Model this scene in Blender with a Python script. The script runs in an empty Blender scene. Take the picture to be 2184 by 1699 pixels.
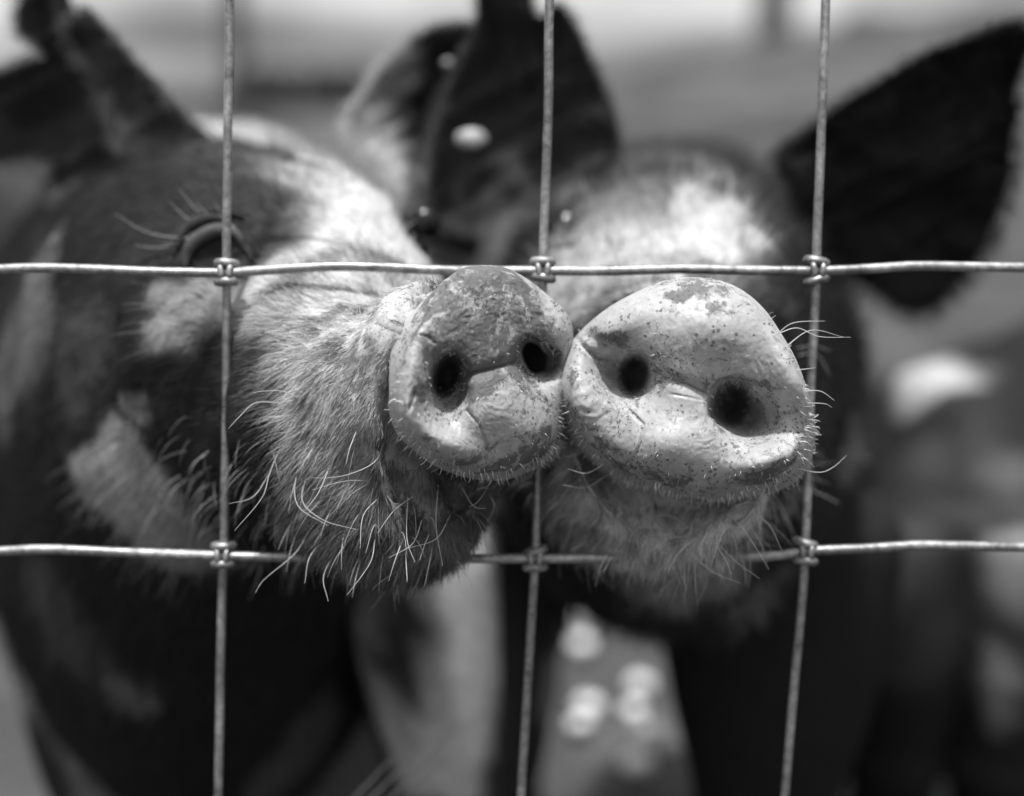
import bpy, math, random
import numpy as np
from mathutils import Vector, Matrix
from mathutils.bvhtree import BVHTree

rng = np.random.default_rng(7)
random.seed(7)
scene = bpy.context.scene

# ------------------------------------------------------------------ camera, sky, sun, exposure
CAM_H = 0.62
PITCH = math.radians(12.0)
cam_data = bpy.data.cameras.new("camera")
cam_data.lens = 50.0
cam_data.sensor_width = 36.0
cam_data.clip_start = 0.01
cam_data.clip_end = 2000.0
cam_data.dof.use_dof = True
cam_data.dof.focus_distance = 0.474
cam_data.dof.aperture_fstop = 3.1
cam_data.dof.aperture_blades = 0
cam = bpy.data.objects.new("camera", cam_data)
scene.collection.objects.link(cam)
cam.location = (0.0, 0.0, CAM_H)
cam.rotation_euler = (math.radians(90.0) - PITCH, 0.0, 0.0)
scene.camera = cam

SUN_EL, SUN_AZ = math.radians(77.0), math.radians(195.0)   # azimuth measured from +Y towards +X
world = bpy.data.worlds.new("World")
scene.world = world
world.use_nodes = True
wn = world.node_tree
wn.nodes.clear()
w_out = wn.nodes.new("ShaderNodeOutputWorld")
w_bg = wn.nodes.new("ShaderNodeBackground")
w_sky = wn.nodes.new("ShaderNodeTexSky")
w_sky.sky_type = 'NISHITA'
w_sky.sun_disc = False
w_sky.sun_elevation = SUN_EL
w_sky.sun_rotation = SUN_AZ
w_sky.dust_density = 3.0
w_bw = wn.nodes.new("ShaderNodeRGBToBW")              # the photograph is black and white
wn.links.new(w_sky.outputs[0], w_bw.inputs[0])
w_tc = wn.nodes.new("ShaderNodeTexCoord")
w_map = wn.nodes.new("ShaderNodeMapping"); w_map.inputs["Scale"].default_value = (3.0, 3.0, 14.0)
w_map.inputs["Location"].default_value = (0.3, 0.0, 0.9)
w_cl = wn.nodes.new("ShaderNodeTexNoise"); w_cl.inputs["Scale"].default_value = 1.3; w_cl.inputs["Detail"].default_value = 4.0
w_rg = wn.nodes.new("ShaderNodeMapRange"); w_rg.inputs[1].default_value = 0.35; w_rg.inputs[2].default_value = 0.62
w_rg.inputs[3].default_value = 0.9; w_rg.inputs[4].default_value = 3.2
w_mul = wn.nodes.new("ShaderNodeMath"); w_mul.operation = 'MULTIPLY'
wn.links.new(w_tc.outputs["Generated"], w_map.inputs[0]); wn.links.new(w_map.outputs[0], w_cl.inputs["Vector"])
wn.links.new(w_cl.outputs["Fac"], w_rg.inputs[0])
wn.links.new(w_rg.outputs[0], w_mul.inputs[0]); wn.links.new(w_bw.outputs[0], w_mul.inputs[1])
wn.links.new(w_mul.outputs[0], w_bg.inputs[0])
wn.links.new(w_bg.outputs[0], w_out.inputs[0])
w_bg.inputs[1].default_value = 0.062
sun_data = bpy.data.lights.new("sun", 'SUN')
sun_data.energy = 3.2
sun_data.angle = math.radians(3.0)
sun_data.color = (1.0, 1.0, 1.0)
sun = bpy.data.objects.new("sun", sun_data)
scene.collection.objects.link(sun)
sdir = Vector((math.sin(SUN_AZ) * math.cos(SUN_EL), math.cos(SUN_AZ) * math.cos(SUN_EL), math.sin(SUN_EL)))
sun.rotation_euler = sdir.to_track_quat('Z', 'Y').to_euler()
sun.location = (0, 0, 5)

scene.view_settings.view_transform = 'Standard'
scene.view_settings.look = 'None'
scene.view_settings.exposure = 0.85
scene.view_settings.gamma = 1.0
scene.cycles.use_denoising = True
scene.cycles.max_bounces = 6
scene.cycles.transparent_max_bounces = 4
scene.cycles.sample_clamp_indirect = 4.0

# ------------------------------------------------------------------ coordinates
# points come as image pixels (u, v) on a 2184 x 1699 grid plus a chosen distance in metres
FO, CU, CV = 3033.3, 1092.0, 849.5
sp, cp = math.sin(PITCH), math.cos(PITCH)
AX_R = np.array([1.0, 0.0, 0.0])
AX_U = np.array([0.0, sp, cp])
AX_F = np.array([0.0, cp, -sp])
ORG = np.array([0.0, 0.0, CAM_H])

def unp(u, v, d):
    u, v, d = np.broadcast_arrays(np.asarray(u, float), np.asarray(v, float), np.asarray(d, float))
    return np.stack([(u - CU) / FO * d, -(v - CV) / FO * d, d], -1)

def to_world(p):
    p = np.asarray(p, float)
    return ORG + p[..., 0:1] * AX_R + p[..., 1:2] * AX_U + p[..., 2:3] * AX_F

def from_world(w):
    q = np.asarray(w, float) - ORG
    return np.stack([q @ AX_R, q @ AX_U, q @ AX_F], -1)

# ------------------------------------------------------------------ noise
_perm = rng.random((64, 64, 64))
def vnoise(p):
    p = np.asarray(p, float)
    i = np.floor(p).astype(int)
    f = p - i
    f = f * f * (3 - 2 * f)
    r = 0.0
    for dx in (0, 1):
        for dy in (0, 1):
            for dz in (0, 1):
                w = (f[..., 0] if dx else 1 - f[..., 0]) * (f[..., 1] if dy else 1 - f[..., 1]) * (f[..., 2] if dz else 1 - f[..., 2])
                r = r + w * _perm[(i[..., 0] + dx) % 64, (i[..., 1] + dy) % 64, (i[..., 2] + dz) % 64]
    return r * 2 - 1
def fbm(p, octv=3):
    a, s, r = 1.0, 1.0, 0.0
    for k in range(octv):
        r = r + a * vnoise(np.asarray(p) * s + 17.3 * k)
        a *= 0.5; s *= 2.03
    return r
def sstep(a, b, x):
    t = np.clip((x - a) / (b - a), 0, 1)
    return t * t * (3 - 2 * t)

# ------------------------------------------------------------------ object helpers
def tag(o, label=None, cat=None, group=None, kind=None):
    if label: o['label'] = label
    if cat: o['category'] = cat
    if group: o['group'] = group
    if kind: o['kind'] = kind
    return o

def link(name, data, mats=None, parent=None):
    o = bpy.data.objects.new(name, data)
    scene.collection.objects.link(o)
    if mats is not None:
        for m in (mats if isinstance(mats, (list, tuple)) else [mats]):
            data.materials.append(m)
    if parent is not None:
        o.parent = parent
        o.matrix_parent_inverse = parent.matrix_world.inverted()
    return o

def empty(name, loc):
    o = bpy.data.objects.new(name, None)
    o.empty_display_size = 0.05
    scene.collection.objects.link(o)
    o.location = loc
    o.matrix_world = Matrix.Translation(loc)
    return o

def mesh_np(name, verts, faces, attrs=None, smooth=True):
    """verts in world coordinates, faces (n,4) or (n,3) arrays or list of both"""
    me = bpy.data.meshes.new(name)
    fl = faces if isinstance(faces, list) else [faces]
    loops = np.concatenate([f.reshape(-1) for f in fl]).astype(np.int32)
    tot = np.concatenate([np.full(len(f), f.shape[1]) for f in fl]).astype(np.int32)
    start = np.concatenate([[0], np.cumsum(tot)[:-1]]).astype(np.int32)
    me.vertices.add(len(verts)); me.loops.add(len(loops)); me.polygons.add(len(tot))
    me.vertices.foreach_set("co", np.ascontiguousarray(verts, dtype=np.float32).reshape(-1))
    me.loops.foreach_set("vertex_index", loops)
    me.polygons.foreach_set("loop_start", start)
    me.polygons.foreach_set("loop_total", tot)
    if smooth:
        me.polygons.foreach_set("use_smooth", np.ones(len(tot), dtype=bool))
    me.update(calc_edges=True)
    me.validate()
    if attrs:
        for k, a in attrs.items():
            at = me.attributes.new(k, 'FLOAT', 'POINT')
            at.data.foreach_set("value", np.ascontiguousarray(a, dtype=np.float32))
    return me

def grid_faces(nk, nt, base=0, closed=True):
    k = np.arange(nk - 1)[:, None]
    t = np.arange(nt if closed else nt - 1)[None, :]
    t2 = (t + 1) % nt
    a = k * nt + t; b = (k + 1) * nt + t; c = (k + 1) * nt + t2; d = k * nt + t2
    return (np.stack([a, b, c, d], -1).reshape(-1, 4) + base)

def catmull(K, n_per, closed=False):
    """K (m, ..., 3) key frames; n_per samples per span; returns samples incl. both ends"""
    m = len(K)
    out = []
    for i in range(m - 1):
        p0 = K[max(i - 1, 0)]; p1 = K[i]; p2 = K[i + 1]; p3 = K[min(i + 2, m - 1)]
        d1 = max(np.mean(np.linalg.norm(np.asarray(p2) - p1, axis=-1)), 1e-6)
        d0 = max(np.mean(np.linalg.norm(np.asarray(p1) - p0, axis=-1)), d1 * 0.25) if i > 0 else d1
        d2 = max(np.mean(np.linalg.norm(np.asarray(p3) - p2, axis=-1)), d1 * 0.25) if i < m - 2 else d1
        m1 = (p2 - p0) / (d0 + d1) * d1 if i > 0 else (p2 - p1)
        m2 = (p3 - p1) / (d1 + d2) * d1 if i < m - 2 else (p2 - p1)
        n = n_per[i] if isinstance(n_per, (list, tuple)) else n_per
        for j in range(n):
            t = j / n
            h = (2*t**3 - 3*t**2 + 1, t**3 - 2*t**2 + t, -2*t**3 + 3*t**2, t**3 - t**2)
            out.append(h[0] * p1 + h[1] * m1 + h[2] * p2 + h[3] * m2)
    out.append(K[-1])
    return np.array(out)

def spline_closed(pts, n):
    pts = np.asarray(pts, float)
    K = np.concatenate([pts[-2:], pts, pts[:3]])
    s = catmull(K, 12)
    lo, hi = 24, 24 + 12 * len(pts)
    s = s[lo:hi + 1]
    L = np.concatenate([[0], np.cumsum(np.linalg.norm(np.diff(s, axis=0), axis=1))])
    t = np.linspace(0, L[-1], n, endpoint=False)
    return np.stack([np.interp(t, L, s[:, k]) for k in range(s.shape[1])], 1)

def outline_by_angle(pts, c, th):
    s = spline_closed(pts, 1200)
    a = np.arctan2(-(s[:, 1] - c[1]), s[:, 0] - c[0]) % (2 * np.pi)
    r = np.hypot(s[:, 0] - c[0], s[:, 1] - c[1])
    o = np.argsort(a)
    a, r = a[o], r[o]
    return np.interp(th % (2 * np.pi), np.concatenate([a - 2*np.pi, a, a + 2*np.pi]), np.tile(r, 3))

def seg_dist(px, py, pts):
    """distance and signed side to a polyline"""
    best = np.full(px.shape, 1e9); side = np.zeros(px.shape); tt = np.zeros(px.shape)
    n = len(pts) - 1
    for i in range(n):
        ax, ay = pts[i]; bx, by = pts[i + 1]
        dx, dy = bx - ax, by - ay
        t = np.clip(((px - ax) * dx + (py - ay) * dy) / (dx*dx + dy*dy), 0, 1)
        d = np.hypot(px - ax - t*dx, py - ay - t*dy)
        m = d < best
        best = np.where(m, d, best)
        side = np.where(m, np.sign(dx * (py - ay) - dy * (px - ax)), side)
        tt = np.where(m, (i + t) / n, tt)
    return best, side, tt

def tube_arrays(pts, rad, n=12, cap=True):
    """pts (m,3) any right-handed frame; returns verts, faces"""
    pts = np.asarray(pts, float); m = len(pts)
    rad = np.broadcast_to(np.asarray(rad, float), (m,))
    T = np.gradient(pts, axis=0); T /= np.linalg.norm(T, axis=1)[:, None] + 1e-12
    ref = np.array([0.0, 0, 1.0]) if abs(T[0][2]) < 0.9 else np.array([1.0, 0, 0])
    N = np.zeros_like(pts); n0 = np.cross(T[0], ref); n0 /= np.linalg.norm(n0)
    for i in range(m):
        n0 = n0 - T[i] * (n0 @ T[i]); n0 /= np.linalg.norm(n0)
        N[i] = n0
    B = np.cross(T, N)
    a = np.linspace(0, 2*np.pi, n, endpoint=False)
    V = pts[:, None] + rad[:, None, None] * (np.cos(a)[None, :, None] * N[:, None] + np.sin(a)[None, :, None] * B[:, None])
    V = V.reshape(-1, 3)
    f = grid_faces(m, n)[:, ::-1]
    faces = [f]
    if cap:
        V = np.concatenate([V, pts[:1], pts[-1:]])
        t = np.arange(n); t2 = (t + 1) % n
        c0, c1 = m * n, m * n + 1
        faces.append(np.stack([np.full(n, c0), t2, t], 1))
        faces.append(np.stack([np.full(n, c1), (m-1)*n + t, (m-1)*n + t2], 1))
    return V, faces

def join_arrays(parts):
    V, F4, F3, base = [], [], [], 0
    for v, fs in parts:
        V.append(v)
        for f in (fs if isinstance(fs, list) else [fs]):
            (F4 if f.shape[1] == 4 else F3).append(f + base)
        base += len(v)
    out = []
    if F4: out.append(np.concatenate(F4))
    if F3: out.append(np.concatenate(F3))
    return np.concatenate(V), out

def hair_object(name, roots_world, pts_world, radius, shade, mat, parent):
    """pts_world (n, k, 3) in world; radius (n,k); shade (n,)"""
    n, k, _ = pts_world.shape
    hc = bpy.data.hair_curves.new(name)
    hc.add_curves([k] * n)
    hc.attributes["position"].data.foreach_set("vector", np.ascontiguousarray(pts_world, dtype=np.float32).reshape(-1))
    ra = hc.attributes.get("radius") or hc.attributes.new("radius", 'FLOAT', 'POINT')
    ra.data.foreach_set("value", np.ascontiguousarray(radius, dtype=np.float32).reshape(-1))
    sa = hc.attributes.new("shade", 'FLOAT', 'CURVE')
    sa.data.foreach_set("value", np.ascontiguousarray(shade, dtype=np.float32))
    o = link(name, hc, mat, parent)
    o['kind'] = 'stuff'
    return o

# ------------------------------------------------------------------ materials
def new_mat(name):
    m = bpy.data.materials.new(name)
    m.use_nodes = True
    nt = m.node_tree
    nt.nodes.clear()
    out = nt.nodes.new("ShaderNodeOutputMaterial")
    b = nt.nodes.new("ShaderNodeBsdfPrincipled")
    nt.links.new(b.outputs[0], out.inputs[0])
    return m, nt, b, out
class NG:
    def __init__(s, nt): s.nt = nt
    def n(s, t, **kw):
        x = s.nt.nodes.new(t)
        for k, v in kw.items(): setattr(x, k, v)
        return x
    def l(s, a, b): s.nt.links.new(a, b)
    def val(s, x, inp):
        if isinstance(x, (int, float)): inp.default_value = x
        else: s.l(x, inp)
    def math(s, op, a, b=0.0, c=None, clamp=False):
        x = s.n("ShaderNodeMath", operation=op); x.use_clamp = clamp
        s.val(a, x.inputs[0]); s.val(b, x.inputs[1])
        if c is not None: s.val(c, x.inputs[2])
        return x.outputs[0]
    def attr(s, name): return s.n("ShaderNodeAttribute", attribute_name=name).outputs["Fac"]
    def obj(s): return s.n("ShaderNodeTexCoord").outputs["Object"]
    def noise(s, co, scale, detail=3.0, rough=0.55, dist=0.0):
        x = s.n("ShaderNodeTexNoise"); s.l(co, x.inputs["Vector"])
        x.inputs["Scale"].default_value = scale; x.inputs["Detail"].default_value = detail
        x.inputs["Roughness"].default_value = rough; x.inputs["Distortion"].default_value = dist
        return x.outputs["Fac"]
    def vor(s, co, scale, feature='F1', rnd=1.0):
        x = s.n("ShaderNodeTexVoronoi", feature=feature); s.l(co, x.inputs["Vector"])
        x.inputs["Scale"].default_value = scale; x.inputs["Randomness"].default_value = rnd
        return x
    def ramp(s, fac, a, b, va=0.0, vb=1.0):
        x = s.n("ShaderNodeMapRange"); x.interpolation_type = 'SMOOTHSTEP'; s.l(fac, x.inputs[0])
        x.inputs[1].default_value = a; x.inputs[2].default_value = b
        s.val(va, x.inputs[3]); s.val(vb, x.inputs[4])
        return x.outputs[0]
    def mix(s, fac, a, b):
        x = s.n("ShaderNodeMix"); x.data_type = 'FLOAT'
        s.val(fac, x.inputs[0]); s.val(a, x.inputs[2]); s.val(b, x.inputs[3])
        return x.outputs[0]
    def grey(s, v):
        x = s.n("ShaderNodeCombineColor"); 
        for i in range(3): s.val(v, x.inputs[i])
        return x.outputs[0]
    def bump(s, h, dist, strength=1.0, nrm=None):
        x = s.n("ShaderNodeBump"); x.inputs["Distance"].default_value = dist; x.inputs["Strength"].default_value = strength
        s.l(h, x.inputs["Height"])
        if nrm is not None: s.l(nrm, x.inputs["Normal"])
        return x.outputs[0]

def hide_material():
    m, nt, b, out = new_mat("pig_hide")
    g = NG(nt); co = g.obj()
    skin, coat, dirt = g.attr("skin"), g.attr("coat"), g.attr("dirt")
    # bare nose skin: pale with mottling, specks, smeared mud
    mott = g.noise(co, 70.0, 4.0, 0.6)
    base = g.mix(mott, 0.26, 0.40)
    fine = g.noise(co, 420.0, 3.0, 0.6)
    base = g.math('MULTIPLY', base, g.ramp(fine, 0.3, 0.7, 0.9, 1.08))
    # short dark specks (dried mud in the pores)
    v1 = g.vor(co, 520.0)
    clus = g.noise(co, 95.0, 2.0)
    thr = g.ramp(clus, 0.42, 0.72, 0.02, 0.40)
    speck = g.math('LESS_THAN', v1.outputs["Distance"], thr)
    sc = nt.nodes.new("ShaderNodeSeparateColor"); nt.links.new(v1.outputs["Color"], sc.inputs[0])
    keep = g.math('LESS_THAN', sc.outputs[0], g.math('MULTIPLY_ADD', dirt, 0.9, 0.42))
    speck = g.math('MULTIPLY', speck, keep)
    v2 = g.vor(co, 300.0)
    sc2 = nt.nodes.new("ShaderNodeSeparateColor"); nt.links.new(v2.outputs["Color"], sc2.inputs[0])
    wob = g.math('ADD', v2.outputs["Distance"], g.math('MULTIPLY', g.noise(co, 900.0, 2.0), 0.35))
    big = g.math('MULTIPLY', g.math('LESS_THAN', wob, 0.34), g.math('LESS_THAN', sc2.outputs[1], 0.2))
    speck = g.math('MAXIMUM', speck, big)
    speck = g.math('MULTIPLY', speck, 0.72)
    base = g.mix(speck, base, 0.06)
    # smeared mud where the dirt mask says so, broken up by noise
    dn = g.noise(co, 170.0, 8.0, 0.75, 0.4)
    dn = g.math('MULTIPLY_ADD', dn, 1.7, -0.35)
    dm = g.math('ADD', dn, g.math('MULTIPLY_ADD', dirt, 0.42, -0.76))
    dm = g.ramp(dm, -0.08, 0.16)
    dcol = g.mix(g.noise(co, 300.0, 5.0, 0.7), 0.02, 0.13)
    base = g.mix(g.math('MULTIPLY', dm, 0.88), base, dcol)
    # haired hide
    hn = g.noise(co, 160.0, 4.0, 0.65)
    hcol = g.mix(coat, 0.016, 0.44)
    hcol = g.math('MULTIPLY', hcol, g.ramp(hn, 0.25, 0.75, 0.7, 1.2))
    hs = g.vor(co, 700.0)
    hcol = g.math('MULTIPLY', hcol, g.ramp(hs.outputs["Distance"], 0.12, 0.28, 0.45, 1.0))
    col = g.mix(skin, hcol, base)
    g.l(g.grey(col), b.inputs["Base Color"])
    rough = g.mix(skin, 0.85, g.mix(dm, g.ramp(g.noise(co, 90.0, 4.0), 0.3, 0.7, 0.38, 0.62), 0.7))
    g.l(rough, b.inputs["Roughness"])
    g.l(g.mix(skin, 0.08, 0.4), b.inputs["Specular IOR Level"])
    g.l(g.math('MULTIPLY', skin, g.ramp(g.noise(co, 200.0, 4.0), 0.50, 0.68, 0.0, 0.22)), b.inputs["Coat Weight"])
    b.inputs["Coat Roughness"].default_value = 0.14
    g.l(g.math('MULTIPLY', skin, 0.35), b.inputs["Subsurface Weight"])
    b.inputs["Subsurface Radius"].default_value = (1.0, 1.0, 1.0)
    b.inputs["Subsurface Scale"].default_value = 0.0022
    wr = g.noise(co, 240.0, 5.0, 0.62, 0.4)
    vb = g.vor(co, 480.0)
    h = g.math('ADD', g.math('MULTIPLY', wr, 0.9), g.math('MULTIPLY', g.ramp(vb.outputs["Distance"], 0.0, 0.6), 0.35))
    h = g.math('ADD', h, g.math('MULTIPLY', dm, 0.6))
    h = g.math('ADD', h, g.math('MULTIPLY', speck, 0.5))
    g.l(g.bump(h, 0.00032, 0.7), b.inputs["Normal"])
    return m

def hair_material():
    m, nt, b, out = new_mat("pig_bristle")
    g = NG(nt)
    sh = g.attr("shade")
    g.l(g.grey(sh), b.inputs["Base Color"])
    b.inputs["Roughness"].default_value = 0.42
    g.l(g.ramp(sh, 0.02, 0.4, 0.3, 0.5), b.inputs["Specular IOR Level"])
    tr = nt.nodes.new("ShaderNodeBsdfTranslucent")
    g.l(g.grey(sh), tr.inputs[0])
    mx = nt.nodes.new("ShaderNodeMixShader"); mx.inputs[0].default_value = 0.3
    g.l(b.outputs[0], mx.inputs[1]); g.l(tr.outputs[0], mx.inputs[2]); g.l(mx.outputs[0], out.inputs[0])
    return m

def simple_mat(name, v, rough=0.7, spec=0.5, noise_scale=None, amp=0.3, bump=0.0, metal=0.0):
    m, nt, b, out = new_mat(name)
    g = NG(nt)
    if noise_scale:
        co = g.obj(); nz = g.noise(co, noise_scale, 5.0, 0.6)
        c = g.ramp(nz, 0.3, 0.7, v * (1 - amp), v * (1 + amp))
        g.l(g.grey(c), b.inputs["Base Color"])
        if bump: g.l(g.bump(nz, bump), b.inputs["Normal"])
    else:
        b.inputs["Base Color"].default_value = (v, v, v, 1)
    b.inputs["Roughness"].default_value = rough
    b.inputs["Specular IOR Level"].default_value = spec
    b.inputs["Metallic"].default_value = metal
    return m

M_HIDE = hide_material()
M_HAIR = hair_material()
M_EYE = simple_mat("eye_dark", 0.006, 0.12, 0.4)
M_TAG = simple_mat("pale_tag", 0.28, 0.5, 0.5, 300, 0.5)
M_HOOF = simple_mat("hoof_horn", 0.05, 0.5, 0.5, 60, 0.4)

def wire_material():
    m, nt, b, out = new_mat("galvanised_wire")
    g = NG(nt); co = g.obj()
    n1 = g.noise(co, 350.0, 5.0, 0.7); n2 = g.noise(co, 45.0, 3.0, 0.6)
    c = g.ramp(n1, 0.3, 0.7, 0.24, 0.46)
    n3 = g.noise(co, 120.0, 5.0, 0.7)
    c = g.math('MULTIPLY', c, g.ramp(n2, 0.3, 0.75, 0.6, 1.0))
    c = g.math('MULTIPLY', c, g.ramp(n3, 0.34, 0.46, 0.6, 1.0))
    g.l(g.grey(c), b.inputs["Base Color"])
    b.inputs["Metallic"].default_value = 0.75
    g.l(g.ramp(n2, 0.3, 0.7, 0.36, 0.62), b.inputs["Roughness"])
    g.l(g.bump(n1, 0.0002), b.inputs["Normal"])
    return m
M_WIRE = wire_material()

# ------------------------------------------------------------------ ground and far setting
def ground():
    xs = np.concatenate([-np.geomspace(900, 3, 26), np.linspace(-2.8, 2.8, 140), np.geomspace(3, 900, 26)])
    ys = np.concatenate([-np.geomspace(300, 1, 14), np.linspace(-0.8, 5.0, 150), np.geomspace(5.2, 900, 40)])
    X, Y = np.meshgrid(xs, ys)
    P = np.stack([X, Y, np.zeros_like(X)], -1)
    near = sstep(8, 3, np.hypot(X, Y - 1))
    Z = 0.022 * fbm(P * 5.0, 4) * near - 0.01
    # a low rise to the right, far behind the animals
    V = np.stack([X, Y, Z], -1).reshape(-1, 3)
    f = grid_faces(len(ys), len(xs), closed=False)[:, ::-1]
    m, nt, b, out = new_mat("trodden_earth")
    g = NG(nt); co = g.obj()
    n1 = g.noise(co, 2.2, 6.0, 0.6); n2 = g.noise(co, 26.0, 5.0, 0.65)
    c = g.ramp(n1, 0.35, 0.65, 0.035, 0.085)
    c = g.math('MULTIPLY', c, g.ramp(n2, 0.3, 0.7, 0.7, 1.3))
    g.l(g.grey(c), b.inputs["Base Color"])
    g.l(g.ramp(n1, 0.4, 0.6, 0.6, 0.95), b.inputs["Roughness"])
    b.inputs["Specular IOR Level"].default_value = 0.15
    g.l(g.bump(n2, 0.02), b.inputs["Normal"])
    tag(link("ground", mesh_np("ground", V, f), m), kind='structure')

def far_field():
    # gently rising pasture: low on the left, higher to the right
    xs = np.linspace(-70, 90, 90); ys = np.linspace(9, 75, 60)
    X, Y = np.meshgrid(xs, ys)
    crest = 0.55 + 0.75 * sstep(0.02, 0.12, X / np.maximum(Y, 1)) + 0.9 * sstep(0.12, 0.4, X / np.maximum(Y, 1))
    t = sstep(9, 30, Y) * sstep(75, 45, Y)
    Z = crest * t * 1.25 + 0.05 * fbm(np.stack([X*.5, Y*.5, X*0], -1), 3) - 0.03
    V = np.stack([X, Y, Z], -1).reshape(-1, 3)
    f = grid_faces(len(ys), len(xs), closed=False)[:, ::-1]
    m, nt, b, out = new_mat("pasture")
    g = NG(nt); co = g.obj()
    n1 = g.noise(co, 0.7, 5.0, 0.6)
    g.l(g.grey(g.ramp(n1, 0.35, 0.65, 0.035, 0.105)), b.inputs["Base Color"])
    b.inputs["Roughness"].default_value = 1.0
    b.inputs["Specular IOR Level"].default_value = 0.0
    tag(link("pasture_hill", mesh_np("pasture_hill", V, f), m), kind='structure')

ground()
far_field()

# ------------------------------------------------------------------ pig building
NT = 320
TH = np.linspace(0, 2*np.pi, NT, endpoint=False)
CT, ST = np.cos(TH), np.sin(TH)

def ring(cx, cy, cz, yaw, tilt, wl, wr, up, dn, ex=2.0):
    y, t = math.radians(yaw), math.radians(tilt)
    R = np.array([math.cos(y), 0, math.sin(y)])
    U = np.array([-math.sin(y) * math.sin(t), math.cos(t), math.cos(y) * math.sin(t)])
    k = (np.abs(CT)**ex + np.abs(ST)**ex) ** (-1.0 / ex)
    a = CT * k * np.where(CT > 0, wr, wl); b = ST * k * np.where(ST > 0, up, dn)
    # soften the join between unequal halves
    return np.array([cx, cy, cz]) + a[:, None] * R + b[:, None] * U

class Snout:
    """heightfield of a nose disc; h in mm towards the viewer"""
    def __init__(s, outline, c, d0, su, sv):
        s.c = np.array(c, float); s.d0, s.su, s.sv = d0, su, sv
        s.rad = outline_by_angle(outline, c, TH)
        # disc normal (towards the viewer): plane z = d0 + su*(u-c) + sv*(v-c)
        k = d0 / FO
        n = np.cross(np.array([k, 0, su]), np.array([0, -k, sv]))
        n = n / np.linalg.norm(n)
        if n[2] > 0: n = -n
        s.nrm = n
    def plane(s, u, v):
        return unp(u, v, s.d0 + s.su * (u - s.c[0]) + s.sv * (v - s.c[1]))

def gb(u, v, cu, cv, ru, rv, amp, rot=0.0):
    a = math.radians(rot)
    x, y = u - cu, v - cv
    X = x * math.cos(a) + y * math.sin(a); Y = -x * math.sin(a) + y * math.cos(a)
    return amp * np.exp(-((X / ru)**2 + (Y / rv)**2))
def pit(u, v, cu, cv, ru, rv, depth, rot=0.0, soft=0.45):
    a = math.radians(rot)
    x, y = u - cu, v - cv
    X = x * math.cos(a) + y * math.sin(a); Y = -x * math.sin(a) + y * math.cos(a)
    r = np.hypot(X / ru, Y / rv) + 0.10 * fbm(np.stack([u / 34.0, v / 34.0, u * 0 + 1.7], -1), 2)
    return -depth * sstep(1.0 + soft * 0.5, 1.0 - soft, r)
def groove(u, v, pts, width, depth, fade=True):
    d, sd, t = seg_dist(u, v, pts)
    w = np.exp(-(d / width)**2)
    if fade: w = w * np.clip(np.minimum(t, 1 - t) * 6 + 0.15, 0, 1)
    return -depth * w
def step(u, v, pts, width, amp):
    """raised on the positive side of the polyline near its span"""
    d, sd, t = seg_dist(u, v, pts)
    return amp * np.exp(-(d / width)**2) * np.where(sd > 0, 1 - np.exp(-(d / 4.0)**2), 0.0) * np.clip(np.minimum(t, 1 - t) * 8 + .1, 0, 1)

def build_pig_mesh(snout, hfun, rings, spans, n_disc=230):
    """returns grid of points (K, NT, 3) in view coordinates and ring radius parameter"""
    rr = np.linspace(0.004, 1.0, n_disc)
    rr = 1 - (1 - rr)**1.12
    u = snout.c[0] + rr[:, None] * snout.rad[None] * CT[None]
    v = snout.c[1] - rr[:, None] * snout.rad[None] * ST[None]
    h = hfun(u, v, rr[:, None] + 0 * u)
    d = snout.d0 + snout.su * (u - snout.c[0]) + snout.sv * (v - snout.c[1])
    P = unp(u, v, d - h * 0.001 / abs(snout.nrm[2]))
    edge = P[-1]
    rings = [r(edge) if callable(r) else r for r in rings]
    back = catmull(np.array([P[-1]] + rings), spans)
    G = np.concatenate([P, back[1:]], 0)
    return G, n_disc

def grid_normals(G):
    dk = np.gradient(G, axis=0)
    dt = (np.roll(G, -1, 1) - np.roll(G, 1, 1)) * 0.5
    n = np.cross(dt, dk)      # view frame is left-handed: this points outwards
    n /= np.linalg.norm(n, axis=-1)[..., None] + 1e-12
    return n, dk / (np.linalg.norm(dk, axis=-1)[..., None] + 1e-12)

def bvh_of(G):
    K = G.shape[0]
    st = 2
    g = G[::st, ::st]
    f = grid_faces(g.shape[0], g.shape[1])
    return BVHTree.FromPolygons([tuple(p) for p in g.reshape(-1, 3)], [tuple(int(i) for i in q) for q in f])

def hit(bvh, u, v, default=0.6):
    d = np.array([(u - CU) / FO, -(v - CV) / FO, 1.0]); d /= np.linalg.norm(d)
    loc, nrm, idx, dist = bvh.ray_cast(Vector((0, 0, 0)), Vector(d))
    if loc is None:
        return unp(u, v, default)
    return np.array(loc)

def coat_field(P, blobs, base, warp=0.012, scale=45.0):
    """blobs: (centre, radius, value)"""
    sh = P.shape
    Q = P.reshape(-1, 3)
    W = np.stack([fbm(Q * scale + 3.1, 3), fbm(Q * scale + 9.7, 3), fbm(Q * scale + 23.1, 3)], -1) * warp
    Q = Q + W
    num = np.full(len(Q), base * 0.5); den = np.full(len(Q), 0.5)
    for c, r, val in blobs:
        d2 = np.sum((Q - c)**2, -1) / (r * r)
        w = 6.0 * np.exp(-d2**2 * 1.2)
        num += w * val; den += w
    return (num / den).reshape(sh[:-1])

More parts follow.
